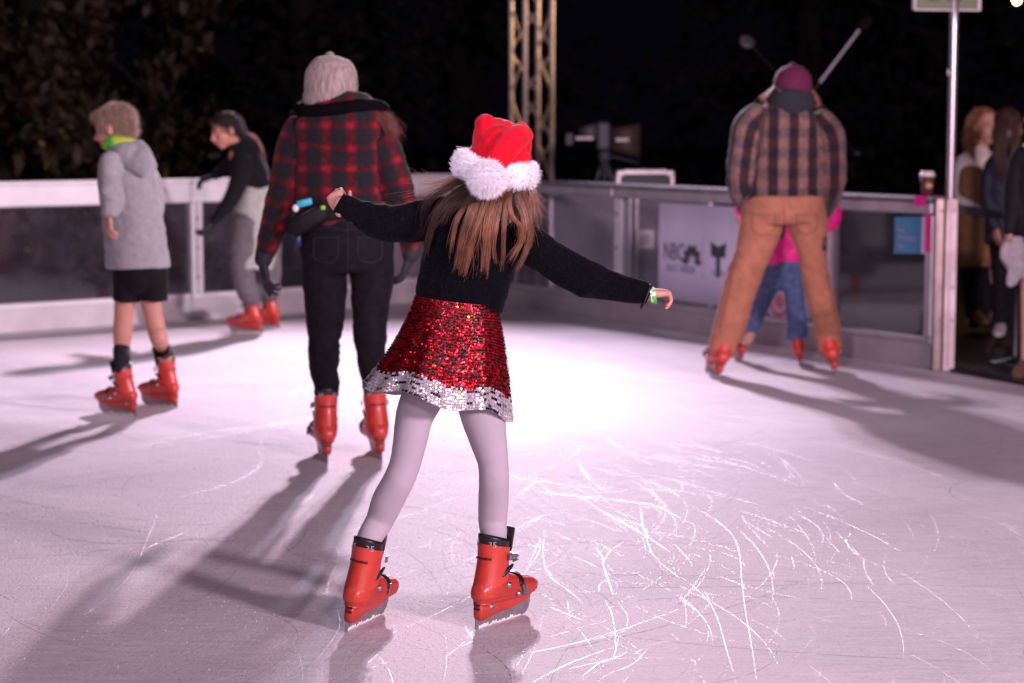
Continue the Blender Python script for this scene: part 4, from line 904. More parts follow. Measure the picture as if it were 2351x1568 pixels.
b.build('body', mat('skin_fair', (.58, .27, .20), .5, var=.08, vscale=20, sss=.1), bo, voxel=.0048, smooth=2)
face(bo, PB, brow=(.16, .08, .04))
HOOD = mat('grey_fleece', (.36, .345, .365), .95, var=.10, vscale=40, bump=.4, bscale=350, sheen=.15, spec=.1)
b = MB()
b.tube([(284, 340, 34), (286, 358, 54), (288, 385, 64), (294, 430, 67), (302, 490, 69), (310, 550, 71), (315, 595, 73), (316, 615, 74)], YB, .66, n=30, caps=('round', 'flat'))
b.tube([(256, 368, 27, -.10), (253, 405, 28, -.15), (256, 440, 27, -.20), (258, 470, 24, -.23), (252, 494, 17, -.235)], YB, .95, n=22, caps=('round', 'flat'))
b.tube([(325, 375, 26, .08), (345, 430, 26, .12), (355, 480, 22, .14), (352, 505, 17, .15)], YB, .95, n=22, caps=('round', 'flat'))
jn = [(W(252, 440, YB-.25), .12, .012), (W(254, 470, YB-.25), .08, .010), (W(310, 430, YB), .2, .004)]
b.build('hoodie', HOOD, bo, voxel=.0085, smooth=4, disp=wrinkle(.005, 13, 4, jn), guv=True, seam=.010)
b = MB(); b.tube([(262, 356, 22, -.05), (285, 354, 30, -.07), (312, 362, 32, -.06), (335, 375, 24, -.02), (352, 385, 11, .02)], YB, .7, n=22); b.tube([(300, 352, 40, -.05), (318, 372, 38, -.085), (325, 392, 22, -.09), (328, 405, 9, -.08)], YB, .5, n=22)
b.build('hood', HOOD, bo, voxel=.007, smooth=3, disp=wrinkle(.006, 12, 8), guv=True)
gm = bpy.data.materials.new('lime_fabric'); gm.use_nodes = True; nt = gm.node_tree; tc = nd(nt, 'ShaderNodeTexCoord'); nz = nd(nt, 'ShaderNodeTexNoise', i_Scale=14.0, i_Detail=2.0); nt.links.new(tc.outputs['Object'], nz.inputs[0]); rp = nd(nt, 'ShaderNodeValToRGB'); e = rp.color_ramp.elements
e[0].position = .38; e[0].color = (.06, .48, .10, 1); e[1].position = .6; e[1].color = (.50, .72, .02, 1); nt.links.new(nz.outputs[0], rp.inputs[0]); nt.links.new(rp.outputs[0], nt.nodes['Principled BSDF'].inputs[0]); nt.nodes['Principled BSDF'].inputs['Roughness'].default_value = .8
b = MB(); b.tube([(278, 350, 45), (281, 338, 47), (284, 322, 43), (289, 309, 33)], YB, .85, n=26, sub=4, caps=('flat', None)); b.build('neck_warmer', gm, bo, disp=lambda p, uv: .005*noise.noise(Vector(p)*25)+.003*math.sin(p[2]*260+p[0]*60), guv=True)
b = MB()
b.tube([(318, 590, 64), (321, 620, 64), (322, 645, 62)], YB, .72, n=26); b.tube([(294, 630, 34), (292, 665, 32), (290, 692, 30)], YB, 1, n=22, caps=('round', 'flat')); b.tube([(350, 630, 35), (352, 665, 34), (352, 690, 32)], YB, 1, n=22, caps=('round', 'flat'))
b.build('shorts', mat('black_shorts', (.008, .0075, .009), .8, var=.2, sheen=.05, spec=.15), bo, voxel=.008, smooth=3, disp=wrinkle(.004, 6, 12), guv=True)
SOCK = mat('black_socks', (.009, .009, .012), .9, bump=.4)
for P in ([(279.5, 803, 20.5)]+ank(ML, YB, (.30, 19.5), (.22, 18)), [(369, 800, 20)]+ank(MR, YB, (.31, 19.5), (.22, 18))):
    b = MB(); b.tube(P, YB, 1, n=22, caps=(None, None)); b.build('sock', SOCK, bo)
BLOND = mat('light_brown_hair', (.46, .33, .26), .45, var=.3, vscale=30)
b = MB(); M = PB[1]; k = PB[2]; b.ell(PB[0](0, -.018, .038), .079*k, .095*k, .078*k, M, n=24); b.ell(PB[0](0, -.055, .0), .066*k, .052*k, .068*k, M, n=20); b.ell(PB[0](0, .055, .075), .052*k, .045*k, .024*k, M, n=16)
h_ = b.build('hair', mat('light_brown_scalp', (.16, .09, .065), .6), bo, voxel=.006, smooth=3)
fur(h_, 'hair_strands', BLOND, 9000, .030, .0007, comb=(.2, -.1, -.6), rnd=.5, seed=6, parent=bo)
# ------------------------------------------------------------------ crouching girl in black by the left barrier
YD = 13.85
hl, hr = G(600, 766), G(640, 754)
dk = thing('person', ((hl.x+hr.x)/2, YD, 0), 'girl with a ponytail, black top and pale green trousers, crouching forward at the barrier', 'person')
_, ML = put_skate(dk, -1, hl, 160, 1.0, lean=0); _, MR = put_skate(dk, 1, hr, 156, 1.0, lean=0)
b = MB(); hc = W(518, 300, YD)
PD = head(b, hc, (-.80, -.50, -.26), (-.30, .0, 1), .235)
b.tube([(556, 350, 16), (545, 332, 15), (530, 315, 15)], YD)
b.tube([(548, 350, 26), (570, 390, 33), (590, 440, 33), (592, 480, 36)], YD, .8)
b.tube([(545, 352, 13, .1), (520, 380, 11, .1), (492, 402, 8, .1)], YD); b.tube([(556, 362, 13, -.12), (545, 420, 12, -.18), (515, 475, 10, -.2), (490, 510, 7, -.2)], YD)
b.tube([(572, 500, 26, -.08), (556, 590, 22, -.08), (572, 660, 16, -.04)]+ank(ML, YD, (.25, 12), (.14, 11)), YD); b.tube([(602, 500, 26, .08), (617, 600, 20, .08), (620, 660, 16, .06)]+ank(MR, YD, (.25, 12), (.14, 11)), YD)
b.build('body', SKIN2, dk, voxel=.0065, smooth=1)
face(dk, PD)
DKN = mat('black_fleece_top', (.009, .009, .011), .9, var=.2, bump=.4, sheen=.06, spec=.12)
b = MB()
b.tube([(538, 338, 17), (552, 348, 31), (566, 375, 40), (577, 405, 41), (586, 432, 37), (588, 442, 34)], YD, .9, n=24, caps=('round', 'flat'))
b.tube([(545, 355, 20, .08), (525, 380, 17, .1), (505, 396, 13, .1), (490, 404, 9, .1)], YD, .95); b.tube([(558, 365, 21, -.1), (550, 410, 21, -.16), (532, 455, 19, -.2), (508, 488, 15, -.2), (490, 510, 10, -.2)], YD, .95)
b.build('top', DKN, dk, voxel=.01, smooth=4, disp=wrinkle(.005, 12, 5), guv=True)
b = MB(); hand(b, W(490, 404, YD+.1), (-1, -.1, -.35), (0, .3, -1), -1, .17, fat=1.2); b.build('glove', GLOVE, dk, voxel=.006, smooth=1)
b = MB(); hand(b, W(489, 511, YD-.2), (-.7, -.1, -.8), (-.6, .5, .5), 1, .17, fat=1.2); b.build('glove', GLOVE, dk, voxel=.006, smooth=1)
b = MB()
b.tube([(592, 432, 35), (590, 465, 43), (584, 500, 46), (580, 530, 44)], YD, .85, n=24); b.tube([(572, 510, 38, -.07), (563, 560, 35, -.09), (557, 600, 29, -.08), (560, 640, 26, -.05), (570, 672, 25, -.02)]+ank(ML, YD, (.27, 20), (.24, 19)), YD, .95); b.tube([(602, 510, 34, .07), (612, 560, 31, .08), (617, 600, 28, .08), (617, 655, 26, .06)]+ank(MR, YD, (.27, 20), (.24, 19)), YD, .95)
b.build('trousers', mat('dark_grey_joggers', (.12, .105, .115), .9, var=.2), dk, voxel=.01, smooth=4, disp=wrinkle(.008, 14, 5), guv=True)
b = MB(); b.tube([(592, 430, 40), (590, 465, 48), (586, 510, 52), (582, 555, 52), (580, 600, 50), (579, 615, 48)], YD, 1.05, n=26, caps=('flat', 'flat'))
b.build('over_trousers', mat('pale_green_fleece', (.36, .38, .34), .9, var=.15), dk, voxel=.01, smooth=2, disp=wrinkle(.010, 8, 7), guv=True)
DHAIR = mat('near_black_hair', (.022, .012, .011), .7, var=.3, vscale=25)
b = MB(); M = PD[1]; k = PD[2]; b.ell(PD[0](0, -.022, .042), .083*k, .098*k, .082*k, M, n=22); b.ell(PD[0](0, -.06, .0), .07*k, .055*k, .07*k, M, n=18); c = W(557, 311, YD); b.ell(c, .035, .035, .032, n=14)
h_ = b.build('hair', DHAIR, dk, voxel=.007, smooth=3); fur(h_, 'hair_strands', DHAIR, 5000, .03, .0007, comb=(.6, 0, -.9), rnd=.25, seed=9, parent=dk)
hairlocks('ponytail', DHAIR, dk, YD, [([(555, 308, 0), (575, 320, 0), (590, 340, 0), (598, 362, 0), (604, 382, 0)], 260, .020, .014)], .0014)
hairlocks('ponytail', mat('lit_brown_hair', (.45, .24, .17), .4, var=.2), dk, YD, [([(562, 304, .02), (583, 314, .02), (597, 338, .02), (603, 362, .02), (608, 384, .02)], 130, .010, .012)], .0012)  # lit copy of the dark ponytail: rim light painted as paler strands
# ------------------------------------------------------------------ man in brown plaid and tan trousers
YM = 11.45
hl, hr = G(1648, 870), G(1921, 861)
ma = thing('person', ((hl.x+hr.x)/2, YM, 0), 'man in brown plaid shirt, tan trousers and magenta beanie, legs wide apart', 'person')
_, ML = put_skate(ma, -1, hl, 99, 1.24, lean=16); _, MR = put_skate(ma, 1, hr, 84, 1.24, lean=-14)
b = MB(); hc = W(1820, 204, YM)
head(b, hc, (0, .93, -.4), (0, .35, 1), .228)
b.tube([(1816, 262, 26), (1819, 235, 25), (1820, 215, 24)], YM)
b.tube([(1812, 275, 60), (1806, 340, 68), (1803, 420, 68), (1800, 455, 70)], YM, .62)
AL = [(1736, 284, 22, .0), (1702, 350, 25, .02), (1700, 415, 22, .05), (1714, 460, 18, .18), (1728, 492, 13, .30)]; AR = [(1886, 296, 22), (1909, 360, 25, .02), (1908, 420, 22, .05), (1898, 462, 18, .18), (1886, 494, 13, .30)]
b.tube(AL, YM); b.tube(AR, YM)
hand(b, W(1729, 494, YM+.31), (.15, .7, -.6), (.8, .2, .2), 1, .18); hand(b, W(1885, 496, YM+.31), (-.15, .7, -.6), (-.8, .2, .2), -1, .18)
b.tube([(1752, 510, 38), (1718, 600, 32), (1688, 690, 28), (1670, 770, 20, .01)]+ank(ML, YM, (.2, 18), (.12, 17)), YM); b.tube([(1850, 510, 38), (1868, 600, 27), (1884, 690, 22, .10), (1904, 770, 19, .165)]+ank(MR, YM, (.2, 18), (.12, 17)), YM)
b.build('body', SKIN, ma, voxel=.007, smooth=2)
TAN = mat('tan_canvas', (.36, .145, .088), .85, var=.16, vscale=18, bump=.35, bscale=250, sheen=.1, spec=.15)
b = MB()
b.tube([(1800, 448, 88), (1800, 475, 95), (1800, 495, 96), (1800, 512, 84)], YM, .70, n=28, caps=('flat', 'flat'))
b.tube([(1752, 490, 50), (1744, 530, 49), (1732, 570, 43), (1717, 610, 39), (1703, 650, 38), (1690, 695, 38), (1677, 745, 38, .02)]+ank(ML, YM, (.20, 33), (.12, 31)), YM, .95, n=24, caps=('round', 'flat'))
b.tube([(1850, 490, 48), (1857, 530, 44), (1863, 570, 35), (1869, 610, 30), (1875, 650, 31), (1886, 695, 30), (1899, 745, 31, .16)]+ank(MR, YM, (.20, 30), (.12, 28)), YM, .95, n=24, caps=('round', 'flat'))
jn = [(W(1712, 635, YM), .13, .018), (W(1873, 640, YM), .13, .018), (W(1668, 785, YM), .10, .007), (W(1907, 785, YM), .12, .007), (W(1800, 515, YM), .12, .004)]
mt_ = b.build('trousers', TAN, ma, voxel=.009, smooth=8, disp=wrinkle(.0026, 14, 5, jn), guv=True)
SEAM = mat('tan_seam', (.16, .055, .03), .9)
seams(mt_, ma, [[(1800, 476), (1801, 500), (1803, 520)], [(1728, 492), (1730, 530), (1752, 540), (1776, 530), (1780, 492)], [(1728, 492), (1755, 494), (1780, 492)], [(1828, 492), (1831, 528), (1850, 538), (1872, 528), (1878, 494)], [(1828, 492), (1852, 494), (1878, 494)], [(1702, 520), (1688, 600), (1670, 680), (1650, 770)], [(1892, 530), (1896, 600), (1908, 680), (1930, 770)], [(1630, 812), (1655, 818), (1680, 814)], [(1888, 810), (1912, 816), (1934, 812)]], SEAM)
b = MB()
b.box(W(1889, 575, YM-.085), Vector((.022, 0, .0)), Vector((0, .012, 0)), Vector((.006, 0, .075)), 0, .004); b.build('pocket_tool', BLK, ma)
PL = plaid('brown_plaid', .112, .114, .50, .48, (.034, .012, .014), (.185, .098, .084), (.011, .009, .015), (.115, .070, .066), soft=.10, sheen=.15)
b = MB()
b.tube([(1816, 236, 40), (1813, 252, 72), (1809, 276, 87), (1807, 320, 85), (1805, 390, 86), (1803, 435, 88), (1801, 460, 91), (1800, 474, 90)], YM, .62, n=30, caps=('round', 'flat'), planar=True)
b.tube([(1741, 268, 34), (1719, 296, 37), (1709, 345, 34), (1702, 395, 33), (1702, 428, 32, .05), (1714, 462, 26, .18), (1724, 488, 20, .27)], YM, .95, n=22, caps=('round', 'flat'))
b.tube([(1880, 278, 34), (1901, 308, 36), (1908, 350, 33), (1909, 398, 32), (1907, 430, 31, .05), (1900, 465, 25, .18), (1888, 490, 20, .27)], YM, .95, n=22, caps=('round', 'flat'))
jn = [(W(1700, 420, YM), .10, .012), (W(1911, 420, YM), .10, .012), (W(1803, 455, YM), .2, .006)]
b.build('shirt', PL, ma, voxel=.009, smooth=1, disp=wrinkle(.007, 9, 5, jn), guv=True, seam=.018)
b = MB(); b.tube([(1817, 250, 50, -.01), (1817, 236, 57, -.02), (1819, 220, 52, -.01), (1820, 210, 42)], YM, .85, n=26, sub=4); b.build('scarf', mat('navy_scarf', (.013, .013, .022), .9, bump=.5, bscale=90), ma, disp=lambda p, uv: .006*math.sin(p[2]*150+p[0]*22)+.005*noise.noise(Vector(p)*18), guv=True)
b = MB(); b.tube([(1820, 212, 43), (1820, 195, 43.5), (1820, 178, 41), (1820, 163, 33), (1820, 153, 20), (1820, 150, 9)], YM, 1, sub=4, n=60, caps=(None, 'round'), fn=lambda t, a: 1+.012*math.sin(22*a)); b.build('beanie', mat('magenta_knit', (.10, .004, .04), .85, var=.2, vscale=60, bump=.5, bscale=200, sheen=.03), ma)
GING = mat('ginger_hair', (.42, .17, .09), .4, var=.3, vscale=25)
hairlocks('hair', GING, ma, YM, [([(1783, 200, 0), (1772, 210, 0), (1762, 222, 0), (1757, 236, 0)], 200, .016, .020), ([(1788, 208, -.03), (1776, 218, -.03), (1768, 232, -.03)], 120, .016, .016), ([(1858, 208, 0), (1868, 222, 0), (1874, 236, 0), (1878, 250, 0)], 150, .012, .016), ([(1790, 208, -.09), (1820, 214, -.10), (1850, 210, -.09)], 90, .012, .012)], .0012)
# ------------------------------------------------------------------ child held in front of the man
YC = 12.05
hl, hr = G(1702, 832), G(1836, 840)
ch = thing('person', ((hl.x+hr.x)/2, YC, 0), 'small child in bright pink jacket and blue jeans between the legs of the man', 'person')
_, ML = put_skate(ch, -1, hl, 98, .80, lean=6); _, MR = put_skate(ch, 1, hr, 82, .86, lean=-6)
b = MB(); hc = W(1800, 398, YC)
head(b, hc, (0, .95, -.3), (0, .3, 1), .20); b.tube([(1800, 455, 20), (1800, 420, 19)], YC, sub=2)
b.tube([(1800, 455, 38), (1800, 520, 42), (1800, 610, 38)], YC, .7); b.tube([(1848, 458, 15), (1880, 472, 14), (1905, 500, 10), (1902, 525, 8)], YC); b.tube([(1752, 458, 15), (1722, 470, 14), (1700, 488, 10)], YC)
b.tube([(1776, 620, 20), (1745, 690, 15), (1716, 780, 12)]+ank(ML, YC, (.2, 9), (.12, 8)), YC); b.tube([(1820, 620, 20), (1824, 700, 16), (1834, 780, 13)]+ank(MR, YC, (.2, 9), (.12, 8)), YC)
hand(b, W(1902, 522, YC), (-.1, .5, -.8), (-.8, 0, 0), -1, .11); hand(b, W(1701, 486, YC), (-.3, .5, -.4), (.8, 0, 0), 1, .11)
b.build('body', SKIN, ch, voxel=.006, smooth=2)
PINK = mat('hot_pink_shell', (.80, .004, .26), .55, var=.10, vscale=20, bump=.2, bscale=60, sheen=.1)
b = MB(); b.tube([(1800, 430, 30), (1800, 455, 50), (1800, 510, 52), (1800, 570, 47), (1800, 604, 45), (1800, 614, 42)], YC, .72, n=26, caps=('round', 'flat'))
b.tube([(1845, 462, 24), (1878, 466, 26), (1903, 480, 25), (1910, 500, 21), (1906, 520, 15)], YC, .95); b.tube([(1755, 462, 24), (1728, 464, 24), (1708, 472, 20), (1699, 486, 13)], YC, .95)
b.build('jacket', PINK, ch, voxel=.009, smooth=3, disp=wrinkle(.006, 14, 6), guv=True)
b = MB(); b.tube([(1800, 600, 44), (1799, 632, 44), (1799, 645, 38)], YC, .75, n=24); b.tube([(1776, 625, 28), (1760, 665, 24), (1740, 710, 20), (1722, 755, 19)]+ank(ML, YC, (.26, 19), (.2, 20)), YC, .95, caps=('round', 'flat')); b.tube([(1822, 625, 27), (1823, 670, 23), (1826, 715, 22), (1832, 750, 23)]+ank(MR, YC, (.27, 24), (.21, 26)), YC, .95, caps=('round', 'flat'))
b.build('jeans', mat('blue_denim', (.065, .105, .22), .85, var=.3, vscale=30, bump=.3), ch, voxel=.008, smooth=3, disp=wrinkle(.004, 16, 6), guv=True)
b = MB(); b.tube([(1800, 420, 32), (1800, 400, 36), (1800, 380, 34), (1800, 365, 22), (1800, 360, 10)], YC, 1, n=30); b.build('helmet', mat('dark_helmet', (.02, .02, .025), .4), ch)
b = MB(); b.box(W(1786, 548, YC-.115), Vector((.034, 0, 0)), Vector((0, .03, 0)), Vector((.02, 0, .10)), 0, .006); b.build('chest_strap', BLK, ch)
# ------------------------------------------------------------------ spectators beyond the gate
def trouser(parent, Y, P1, P2, hip, m): 
    b = MB(); b.tube(hip, Y, .75, n=22); b.tube(P1, Y, .95); b.tube(P2, Y, .95); return b.build('trousers', m, parent, voxel=.011, smooth=3, disp=wrinkle(.005, 12, 5), guv=True)
def shoe(parent, p, hd, m, s=1.0):
    b = MB(); d = Vector((math.cos(R(hd)), math.sin(R(hd)), 0)); n_ = Vector((-d.y, d.x, 0)); p = Vector(p)
    b.rings([(p+d*x*s+Vector((0, 0, z*s)), n_*w_*s, Vector((0, 0, h*s))) for x, z, w_, h in ((-.07, .05, .028, .045), (-.04, .06, .036, .056), (.02, .055, .04, .052), (.08, .042, .045, .038), (.14, .034, .043, .03), (.175, .03, .03, .022))], 16, sup=2.6)
    return b.build('shoe', m, parent, sub=1)
YS = 14.2
p0 = G(2255, 742)
sp = thing('person', (p0.x, YS, -.01), 'woman with long fair hair in cream and camel coat beyond the gate pole', 'person')
b = MB(); hc = W(2262, 290, YS)
PS = head(b, hc, (.30, -.94, -.05), (0, 0, 1), .25)
b.tube([(2252, 360, 15), (2256, 335, 14), (2260, 310, 14)], YS); b.tube([(2245, 365, 34), (2242, 450, 32), (2240, 560, 36)], YS, .7)
b.tube([(2212, 372, 13), (2204, 430, 12), (2225, 474, 9, -.1), (2250, 480, 7, -.16)], YS); b.tube([(2278, 372, 13), (2290, 430, 12), (2275, 474, 9, -.1)], YS)
b.tube([(2228, 560, 22), (2232, 740, 13)], YS, sub=2); b.tube([(2258, 560, 22), (2268, 740, 13)], YS, sub=2); hand(b, W(2250, 480, YS-.17), (1, -.2, -.1), (0, .4, -1), 1, .16)
b.build('body', SKIN, sp, voxel=.0075, smooth=2); face(sp, PS)
CREAM = mat('cream_wool', (.75, .64, .58), .9, var=.15, bump=.4); CAMEL = mat('camel_wool', (.26, .125, .055), .9, var=.2, bump=.4)
b = MB(); b.tube([(2250, 345, 22), (2248, 362, 42), (2245, 400, 44), (2241, 450, 41), (2238, 490, 41)], YS, .7, n=26, caps=('round', 'flat')); b.tube([(2216, 370, 20), (2204, 410, 19), (2204, 440, 17, -.03), (2216, 466, 15, -.10), (2240, 478, 12, -.16)], YS, .95); b.tube([(2278, 370, 18), (2290, 420, 17), (2285, 460, 14, -.08), (2265, 480, 12, -.15)], YS, .95)
b.build('coat', CREAM, sp, voxel=.010, smooth=3, disp=wrinkle(.005, 10, 5), guv=True)
b = MB(); b.tube([(2232, 400, 30, -.06, 26), (2232, 440, 34, -.06, 32), (2238, 485, 43, -.0, 36), (2238, 540, 45), (2237, 600, 47), (2237, 612, 46)], YS, .75, n=26, caps=('round', 'flat')); b.build('coat_skirt', CAMEL, sp, voxel=.011, smooth=3, disp=wrinkle(.006, 6, 8), guv=True)
trouser(sp, YS, [(2226, 600, 20), (2228, 680, 17), (2236, 742, 15)], [(2256, 600, 20), (2262, 680, 17), (2270, 742, 15)], [(2240, 580, 38), (2240, 610, 38)], JEAN)
SUEDE = mat('tan_suede', (.14, .065, .03), .9); shoe(sp, W(2238, 744, YS)*1, -80, SUEDE).location.z += 0; shoe(sp, W(2272, 744, YS), -60, SUEDE)
FAIR = mat('fair_brown_hair', (.27, .12, .055), .4, var=.3, vscale=25)
b = MB(); M = PS[1]; k = PS[2]; b.ell(PS[0](0, -.026, .042), .083*k, .096*k, .084*k, M, n=20); b.ell(PS[0](0, -.06, -.05), .080*k, .05*k, .10*k, M, n=18); b.build('hair', FAIR, sp, voxel=.008, smooth=3)
hairlocks('hair', FAIR, sp, YS, [([(2248, 250, -.02), (2230, 275, -.04), (2226, 310, -.06), (2228, 345, -.10), (2238, 372, -.13)], 320, .022, .018), ([(2272, 255, -.02), (2292, 290, -.03), (2296, 330, -.06), (2290, 355, -.1)], 200, .014, .014), ([(2240, 262, .02), (2222, 300, .02), (2218, 345, .0)], 160, .02, .02)], .0016)
YT = 13.4
p0 = G(2318, 775)
s2 = thing('person', (p0.x, YT, -.01), 'person with long dark brown hair in navy jacket, turned away behind the gate belt', 'person')
b = MB(); hc = W(2318, 290, YT); PT = head(b, hc, (.75, .62, -.05), (0, 0, 1), .235); b.tube([(2318, 365, 16), (2318, 320, 15)], YT, sub=2); b.tube([(2318, 365, 40), (2316, 470, 42), (2316, 570, 42)], YT, .7)
b.tube([(2285, 380, 15), (2272, 450, 14), (2285, 520, 10, -.1)], YT); b.tube([(2352, 380, 15), (2362, 450, 14), (2358, 530, 10)], YT); b.tube([(2300, 570, 22), (2298, 760, 13)], YT, sub=2); b.tube([(2332, 570, 22), (2338, 760, 13)], YT, sub=2)
hand(b, W(2286, 522, YT-.1), (.1, -.2, -1), (.8, .4, 0), -1, .17)
b.build('body', SKIN2, s2, voxel=.008, smooth=2)
NAVY = mat('navy_shell', (.012, .014, .028), .65, var=.2, bump=.2)
b = MB(); b.tube([(2318, 345, 26), (2318, 365, 50), (2317, 410, 53), (2315, 480, 52), (2314, 550, 52), (2314, 560, 50)], YT, .72, n=26, caps=('round', 'flat')); b.tube([(2284, 378, 22), (2272, 420, 21), (2270, 460, 19), (2278, 500, 16, -.06), (2285, 522, 12, -.1)], YT, .95); b.tube([(2352, 378, 22), (2364, 440, 20), (2360, 520, 14)], YT, .95)
b.build('jacket', NAVY, s2, voxel=.011, smooth=3, disp=wrinkle(.006, 9, 5), guv=True)
trouser(s2, YT, [(2300, 560, 26), (2297, 680, 20), (2296, 772, 17)], [(2334, 560, 26), (2336, 680, 20), (2338, 772, 17)], [(2316, 545, 46), (2316, 580, 44)], JEAN)
WSH = mat('white_trainer', (.42, .38, .39), .6); shoe(s2, W(2297, 772, YT), -110, WSH); shoe(s2, W(2338, 774, YT), -80, SUEDE)
b = MB(); M = PT[1]; k = PT[2]; b.ell(PT[0](0, -.026, .042), .084*k, .098*k, .084*k, M, n=20); b.ell(PT[0](0, -.06, -.05), .082*k, .06*k, .10*k, M, n=18); b.build('hair', HAIRD, s2, voxel=.008, smooth=3)
hairlocks('hair', mat('brown_long_hair', (.075, .030, .018), .4, var=.3, vscale=25), s2, YT, [([(2310, 262, -.08), (2300, 300, -.11), (2296, 350, -.13), (2300, 390, -.14), (2306, 420, -.13)], 360, .028, .022), ([(2325, 262, -.08), (2330, 310, -.11), (2332, 370, -.13), (2328, 420, -.13)], 260, .022, .018)], .0015)
YR = 11.6
p0 = G(2385, 868)
s3 = thing('person', (p0.x, YR, -.01), 'person in black jacket, white shirt tail and bare legs at the right edge', 'person')
b = MB(); hc = W(2392, 262, YR); PR = head(b, hc, (-.6, .75, 0), (0, 0, 1), .235); b.tube([(2390, 340, 19), (2391, 300, 18)], YR, sub=2); b.tube([(2390, 345, 48), (2388, 450, 50), (2388, 580, 50)], YR, .7)
b.tube([(2345, 355, 18), (2330, 440, 17), (2318, 530, 12, -.06)], YR); b.tube([(2438, 355, 18), (2448, 440, 17), (2450, 540, 12)], YR); b.tube([(2366, 600, 24), (2362, 700, 19), (2358, 790, 15), (2354, 850, 12)], YR); b.tube([(2412, 600, 24), (2414, 700, 19), (2416, 850, 12)], YR)
hand(b, W(2317, 534, YR-.06), (-.05, -.1, -1), (.9, .3, 0), -1, .175, curl=((.6, .8, .5),)*4)
b.build('body', SKIN, s3, voxel=.008, smooth=2)
b = MB(); b.tube([(2390, 330, 30), (2390, 350, 58), (2389, 400, 62), (2388, 480, 62), (2388, 548, 62), (2388, 556, 60)], YR, .72, n=26, caps=('round', 'flat')); b.tube([(2348, 355, 25), (2336, 400, 25), (2329, 450, 24), (2323, 500, 20, -.04), (2318, 530, 15, -.06)], YR, .95); b.tube([(2434, 355, 25), (2446, 430, 24), (2450, 530, 16)], YR, .95)
b.build('jacket', mat('black_jacket', (.008, .008, .010), .7, var=.2, spec=.2), s3, voxel=.011, smooth=3, disp=wrinkle(.006, 9, 5), guv=True)
b = MB(); b.tube([(2388, 540, 58), (2387, 590, 60), (2385, 625, 60), (2384, 640, 58)], YR, .75, n=28, caps=('flat', 'flat')); b.build('shirt_tail', mat('white_cotton', (.50, .44, .46), .85, var=.1), s3, voxel=.011, smooth=2, disp=wrinkle(.008, 6, 12), guv=True)
shoe(s3, W(2354, 866, YR), -120, SUEDE, 1.05); shoe(s3, W(2416, 866, YR), -80, SUEDE, 1.05)
b = MB(); M = PR[1]; k = PR[2]; b.ell(PR[0](0, -.026, .042), .084*k, .098*k, .084*k, M, n=20); b.build('hair', HAIRD, s3, voxel=.008, smooth=3)
# white cloth held by the person at the right edge
c = W(2326, 610, YR-.10); cl = thing('hand_towel', c, 'crumpled white towel held in the hand at the right picture edge', 'towel')
b = MB(); b.tube([(2312, 560, 8, -.1), (2306, 578, 11, -.1), (2310, 596, 12, -.1), (2322, 606, 14, -.1)], YR, .8); b.tube([(2336, 548, 14, -.1), (2335, 585, 17, -.1), (2331, 620, 17, -.1), (2322, 645, 14, -.1), (2317, 656, 8, -.1)], YR, .5)
b.build('towel', mat('white_towel', (.36, .32, .34), .9, bump=.5), cl, voxel=.009, smooth=2, disp=wrinkle(.009, 14, 14), guv=True)
# ================================================================== THINGS ON AND BEHIND THE BARRIER
def onp(B, x, y, off):
    """point of the picture on a plane parallel to a barrier panel"""
    t, P0, P1, d, nn, Ln = B; r = ray(x, y); q = P0+nn*off
    return CAMP+r*((q-CAMP).dot(nn)/r.dot(nn))
def panel_M(B, p):
    t, P0, P1, d, nn, Ln = B
    return Matrix.Translation(p)@Matrix((d, Vector((0, 0, 1)), nn)).transposed().to_4x4()
def flat(B, parent, name, s, size, m, x, y, off, sx=1.0):
    p = onp(B, x, y, off); M = panel_M(B, p-parent.location)@Matrix.Diagonal((sx, 1, 1, 1)); return text_obj(s, size, m, parent, M, name, .0006)
# ---- sponsor banner
t5, P0, P1, d5, n5, L5 = B5
pa = onp(B5, 1515, 456, .012); pb = onp(B5, 1893, 600, .012)
ban = thing('banner', Vector((pa.x, pa.y, .16)), 'pale sponsor banner with grey station logos hung on the glass', 'banner')
b = MB(); z0, z1 = .215, .905; Lb = (pb-pa).dot(d5)
o_ = Vector((pa.x, pa.y, z0)); NB = 24
V = [o_+d5*Lb*i/NB+Vector((0, 0, (z1-z0)*j))+n5*(.003*math.sin(i*.9)+.002*j) for j in (0, 1) for i in range(NB+1)]
V += [v+n5*.004 for v in V]; m_ = NB+1
b.add(V, [(i, i+1, m_+i+1, m_+i) for i in range(NB)]+[(2*m_+i, 3*m_+i, 3*m_+i+1, 2*m_+i+1) for i in range(NB)]+[(m_+i, m_+i+1, 3*m_+i+1, 3*m_+i) for i in range(NB)]+[(i, 2*m_+i, 2*m_+i+1, i+1) for i in range(NB)])
vin = mat('banner_vinyl', (.86, .81, .96), .5, var=.03, vscale=6); nt = vin.node_tree; tl = nd(nt, 'ShaderNodeBsdfTranslucent'); tl.inputs[0].default_value = (.86, .81, .96, 1); mx = nd(nt, 'ShaderNodeMixShader', i_0=.35); nt.links.new(nt.nodes['Principled BSDF'].outputs[0], mx.inputs[1]); nt.links.new(tl.outputs[0], mx.inputs[2]); nt.links.new(mx.outputs[0], nt.nodes['Material Output'].inputs[0]); b.build('sheet', vin, ban)
INK = mat('grey_ink', (.045, .045, .055), .6); INK2 = mat('pale_grey_ink', (.24, .23, .30), .6)
flat(B5, ban, 'lettering', 'NBC', .172, INK, 1547, 580, .022, .74)
b = MB(); c = onp(B5, 1588, 597, .022)
